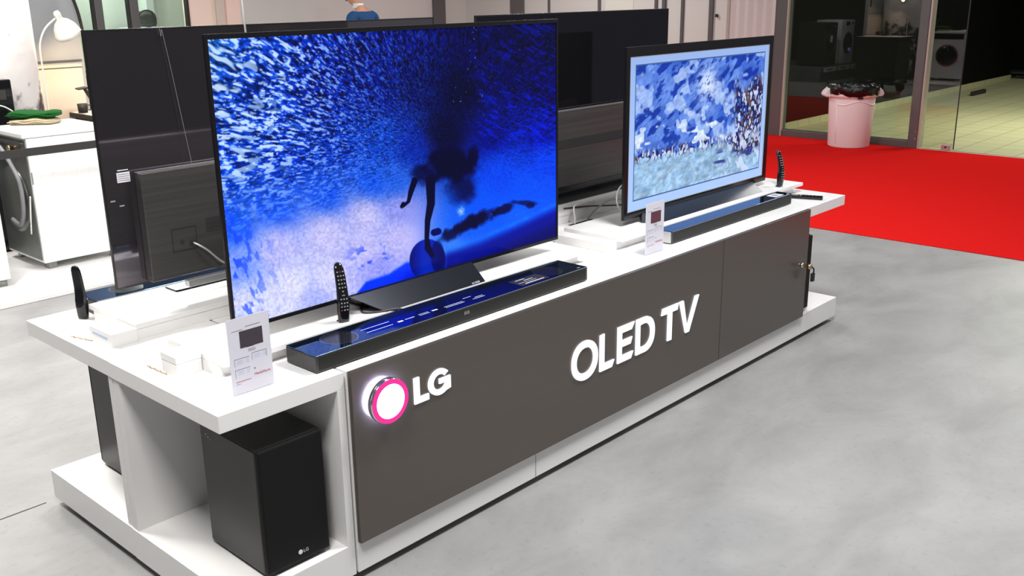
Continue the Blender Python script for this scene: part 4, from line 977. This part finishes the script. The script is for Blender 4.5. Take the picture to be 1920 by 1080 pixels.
# ------------------------------------------------------------------ small white boxes and trays on the counter
t = thing('power_box', 'stacked white box at the left end of the near riser', 'box', (-.325, .385, ZT))
MB().box(-.366, -.282, .341, .43, ZT, .772).build('box_body', 'riser', t, .0015); MB().box(-.367, -.2815, .340, .431, .772, .794).build('lid', 'riser', t, .0015)
t = thing('power_box', 'low white slotted box at the left end of the rear riser', 'box', (-.33, .83, ZT))
MB().box(-.372, -.281, .744, .90, ZT, .775).build('box_body', 'riser', t, .0015)
MB().box(-.3728, -.372, .77, .875, .752, .760).build('slot', 'printblue', t)
def chain(name, label, pts):
    t = setp(MB().tube(spline(pts, 8), .0022, 6).build(name, 'whitecord', None), label, 'cord')
    return t
M['dots'] = mat('gold_thread', (.55, .40, .22), .5)
for lab, P0, P1 in (('beaded tan cord beside the stacked white box', (-.372, .50, ZT), (-.368, .39, ZT)), ('beaded tan cord beside the low slotted box', (-.405, .96, ZT), (-.378, .86, ZT))):
    b = MB()
    for k in range(14):
        p = Vector(P0).lerp(Vector(P1), k/13); b.lathe([(0, -.0025), (.0025, 0), (0, .0025)], (p.x-.006+.003*math.sin(k*1.7), p.y, ZT+.003), 6, cap=False)
    b.tube([(P0[0]-.006, P0[1], ZT+.002), (P1[0]-.006, P1[1], ZT+.002)], .001, 5)
    setp(b.build('beaded_cord', 'dots', None), lab, 'cord')

# ------------------------------------------------------------------ waste bin
cx, cy = 9.66, 2.735
t = thing('waste_bin', 'pink-white round waste bin with black liner by the glass front', 'waste bin', (cx, cy, .008))
ra = math.atan2(-.73, .68)
X = Matrix.Translation((cx, cy, .008)) @ Matrix.Rotation(ra, 4, 'Z')
MB().lathe([(.0, .0), (.225, .0), (.238, .015), (.262, .56), (.264, .585), (.283, .59), (.286, .615), (.29, .66), (.283, .66), (.262, .60), (.25, .55), (.225, .03), (0, .03)], n=56, cap=False).build('body', 'binpink', t, xf=X)
for s in (-1, 1):
    MB().prism([(.27*s, .585), (.335*s, .59), (.355*s, .615), (.335*s, .655), (.285*s, .70), (.26*s, .70)][::s], 'y', -.07, .07).build('handle', 'binpink', t, .01, xf=X)
# embossed front panel, curved ridge
ridge = []
for k in range(25):
    u = -1+2*k/24; a = -PI/2+u*1.0; z = .525+.022*math.cos(u*4.2)
    R = .262*.995; ridge.append((R*math.cos(a), R*math.sin(a), z))
MB().tube(ridge, .007, 8).build('moulded_ridge', 'binpink', t, xf=X)
for u in (-1, 1):
    a = -PI/2+u*1.0
    MB().tube([(.232*math.cos(a)*1.01, .232*math.sin(a)*1.01, .05), (.262*math.cos(a), .262*math.sin(a), .52)], .006, 8).build('moulded_ridge', 'binpink', t, xf=X)
MB().box(-.032, .032, -.287, -.262, .578, .600).build('latch_slot', 'gap', t, .003, xf=X)
rings = []
for i, (r, h) in enumerate([(.285, .625), (.298, .635), (.302, .68), (.296, .715), (.285, .725), (.268, .715), (.25, .68), (.235, .60), (.20, .45), (0.02, .40)]):
    ring = []
    for j in range(72):
        a = 2*PI*j/72; wv = .006*math.sin(9*a+i)+.005*math.sin(17*a+2*i)+.004*math.sin(31*a)
        ring.append(((r+wv)*math.cos(a), (r+wv)*math.sin(a), h+.010*math.sin(5*a+1)+.006*math.sin(13*a+i)+(0 if i > 1 else -.02*math.cos(a+1.5))))
    rings.append(ring)
MB().loft(rings, cap=False).build('liner_bag', 'bag', t, xf=X)

# ------------------------------------------------------------------ man in a blue suit
def skinned(name, nodes, edges, m, parent, X, sub=2, root=0):
    me = bpy.data.meshes.new(name); me.from_pydata([tuple(X @ Vector(n[:3])-ORG[parent]) for n in nodes], edges, [])
    me.materials.append(M[m]); o = bpy.data.objects.new(name, me); COL.objects.link(o); o.parent = parent
    md = o.modifiers.new('skin', 'SKIN'); md.use_smooth_shade = True
    sk = me.skin_vertices[0].data
    for i, n in enumerate(nodes):
        sk[i].radius = (n[3], n[4] if len(n) > 4 else n[3]); sk[i].use_root = (i == root)
    sb = o.modifiers.new('sub', 'SUBSURF'); sb.levels = sub; sb.render_levels = sub
    return o
px_, py_ = 6.80, 8.22
man = thing('person', 'man in a blue suit jacket with bowed head walking before the white wall', 'person', (px_, py_, .008))
# local frame: faces -y, then turned towards image left
X = Matrix.Translation((px_, py_, .012)) @ Matrix.Rotation(math.radians(-168), 4, 'Z') @ Matrix.Scale(1.09, 4)
# nodes: x right(left), y depth, z height
Nn = []; E = []
def nd(x, y, z, r, r2=None): Nn.append((x, y, z, r, r2 if r2 else r)); return len(Nn)-1
def ch(*ids):
    for a, b in zip(ids[:-1], ids[1:]): E.append((a, b))
pel = nd(0, 0, .95, .14, .11); spine = nd(0, 0, 1.12, .13, .10); chest = nd(0, .01, 1.33, .16, .115); neck0 = nd(0, .0, 1.48, .065); neck = nd(0, -.06, 1.545, .055); head0 = nd(0, -.125, 1.60, .075, .085); head = nd(0, -.15, 1.675, .082, .098); top = nd(0, -.14, 1.745, .06, .07)
ch(pel, spine, chest, neck0, neck, head0, head, top)
for s in (-1, 1):
    sh0 = nd(.10*s, .01, 1.44, .075); sh1 = nd(.20*s, .01, 1.43, .058); el = nd(.235*s, .03, 1.16, .042); wr = nd(.22*s, -.10, .95, .028)
    ch(chest, sh0, sh1, el, wr)
    palm = nd(.215*s, -.135, .90, .030, .018); ch(wr, palm)
    for k, (dx, L) in enumerate(((-.026, .065), (-.009, .075), (.009, .07), (.024, .055))):
        a = nd(.215*s+dx, -.155, .865, .0095); b_ = nd(.215*s+dx, -.160, .865-L*.5, .0088); c = nd(.215*s+dx, -.148, .865-L, .0075); ch(palm, a, b_, c)
    th = nd(.215*s-.03*s, -.16, .90, .010); t2 = nd(.215*s-.042*s, -.175, .87, .009); ch(palm, th, t2)
    hip = nd(.09*s, 0, .90, .10); kn = nd(.10*s, -.03*s, .50, .062); an = nd(.10*s, .05 if s > 0 else -.04, .09, .042); toe = nd(.10*s, (.05 if s > 0 else -.04)-.17, .045, .035); ch(pel, hip, kn, an, toe)
skinned('body', Nn, E, 'skin', man, X)
J = []; JE = []
def jn(x, y, z, r, r2=None): J.append((x, y, z, r, r2 if r2 else r)); return len(J)-1
a0 = jn(0, 0, .76, .20, .155); a1 = jn(0, 0, 1.06, .175, .14); a2 = jn(0, .01, 1.34, .19, .14); a3 = jn(0, .0, 1.49, .082, .075)
JE += [(a0, a1), (a1, a2), (a2, a3)]
for s in (-1, 1):
    b0 = jn(.12*s, .01, 1.43, .10, .095); b1 = jn(.215*s, .012, 1.40, .085); b2 = jn(.245*s, .03, 1.16, .06); b3 = jn(.228*s, -.09, .975, .046); JE += [(a2, b0), (b0, b1), (b1, b2), (b2, b3)]
skinned('jacket', J, JE, 'suit', man, X)
J = [(0, 0, 1.0, .15, .12)]; JE = []
for s in (-1, 1):
    a = jn(.095*s, 0, .86, .108); b_ = jn(.10*s, -.03*s, .50, .082); c = jn(.10*s, .05 if s > 0 else -.04, .10, .068); JE += [(0, a), (a, b_), (b_, c)]
skinned('trousers', J, JE, 'trouser', man, X)
MB().lathe([(.070, 1.50), (.066, 1.53), (.062, 1.555), (.056, 1.555), (.06, 1.50)], (0, -.045, 0), 24, cap=False).build('shirt_collar', 'shirt', man, xf=X)
def scaled_ball(name, m, c, r, par=man, n=16, cut=None):
    rings = []
    for i in range(n+1):
        ph = PI*i/n
        rings.append([(c[0]+r[0]*math.sin(ph)*math.cos(2*PI*j/24), c[1]+r[1]*math.sin(ph)*math.sin(2*PI*j/24), c[2]+r[2]*math.cos(ph)) for j in range(24)])
    return MB().loft(rings, cap=False).build(name, m, par, xf=X)
scaled_ball('hair', 'hair', (0, -.12, 1.705), (.083, .098, .085)); scaled_ball('hair', 'hair', (0, -.075, 1.66), (.074, .055, .085))
for s in (-1, 1):
    scaled_ball('ear', 'skin', (.080*s, -.14, 1.645), (.012, .022, .032)); scaled_ball('eye', 'shirt', (.03*s, -.223, 1.655), (.012, .010, .008)); scaled_ball('shoe', 'shoe', (.10*s, (.05 if s > 0 else -.04)-.07, .05), (.05, .145, .052))
MB().hexa([(-.014, -.165, 1.65), (.014, -.165, 1.65), (.012, -.15, 1.65), (-.012, -.15, 1.65), (-.006, -.162, 1.70), (.006, -.162, 1.70), (.006, -.15, 1.70), (-.006, -.15, 1.70)]).prism([(0, 0), (0, 0), (0, 0)], 'z', 0, 0).build('nose', 'skin', man, .004, xf=X) if False else MB().hexa([(-.016, -.253, 1.613), (.016, -.253, 1.613), (.014, -.215, 1.61), (-.014, -.215, 1.61), (-.006, -.233, 1.665), (.006, -.233, 1.665), (.006, -.215, 1.665), (-.006, -.215, 1.665)]).build('nose', 'skin', man, .005, xf=X)
MB().tube([(-.025, -.215, 1.587), (0, -.225, 1.585), (.025, -.215, 1.587)], .005, 8).build('mouth', 'inkplum', man, xf=X)

# ------------------------------------------------------------------ lights
def area(name, loc, size, power, col=(1, 1, 1), rot=(0, 0, 0), sy=None):
    l = bpy.data.lights.new(name, 'AREA'); l.energy = power; l.color = col; l.shape = 'RECTANGLE'; l.size = size; l.size_y = sy or size
    o = bpy.data.objects.new(name, l); COL.objects.link(o); o.location = loc; o.rotation_euler = rot; return o
KEY = 1.32
for (x, y, p, c) in ((-1.2, -1.0, 75, (1, .98, .95)), (1.6, -.9, 85, (1, .99, .98)), (4.8, -1.4, 42, (.97, .98, 1)), (-1.0, 2.4, 95, (1, .97, .92)), (1.6, 2.5, 70, (1, .98, .96)), (5.0, 2.8, 62, (1, .97, .95)),
                     (.4, 5.0, 62, (1, .97, .93)), (7.6, .8, 22, (1, .97, .95)), (3.6, 7.4, 60, (1, .96, .92)), (8.0, 6.4, 60, (1, .96, .93))):
    area('hall_and_fill_light', (x, y, 3.3), .7, p*KEY, c)
area('shop_light', (12.6, 0.9, 3.0), 1.2, 150, (1, 1, .85))
area('shop_light', (17.5, .4, 3.0), 1.0, 35, (1, 1, .85))
area('hall_and_fill_light', (2.7, 6.0, 2.9), .4, 40, (1, .97, .93))  # unseen fill added to light the podium washing machines behind the booth wall
area('green_panel_fill', (4.2, 9.95, 2.9), .4, 45, (.95, 1, .95))  # unseen fill added to brighten the pale green panel behind the windows
l = bpy.data.lights.new('lamp_bulb_light', 'SPOT'); l.energy = 34; l.color = (1, .70, .42); l.spot_size = math.radians(150); l.spot_blend = .5; l.shadow_soft_size = .03
o = bpy.data.objects.new('lamp_bulb_light', l); COL.objects.link(o); o.location = ax @ Vector((0, 0, -.17)); o.rotation_euler = ax.to_euler()
W = bpy.data.worlds.new('hall_ambient'); S.world = W; W.use_nodes = True
W.node_tree.nodes['Background'].inputs[0].default_value = (.95, .97, 1.0, 1); W.node_tree.nodes['Background'].inputs[1].default_value = .13
S.view_settings.view_transform = 'Standard'; S.view_settings.look = 'None'; S.view_settings.gamma = 1; S.view_settings.exposure = 0
S.view_settings.use_curve_mapping = False
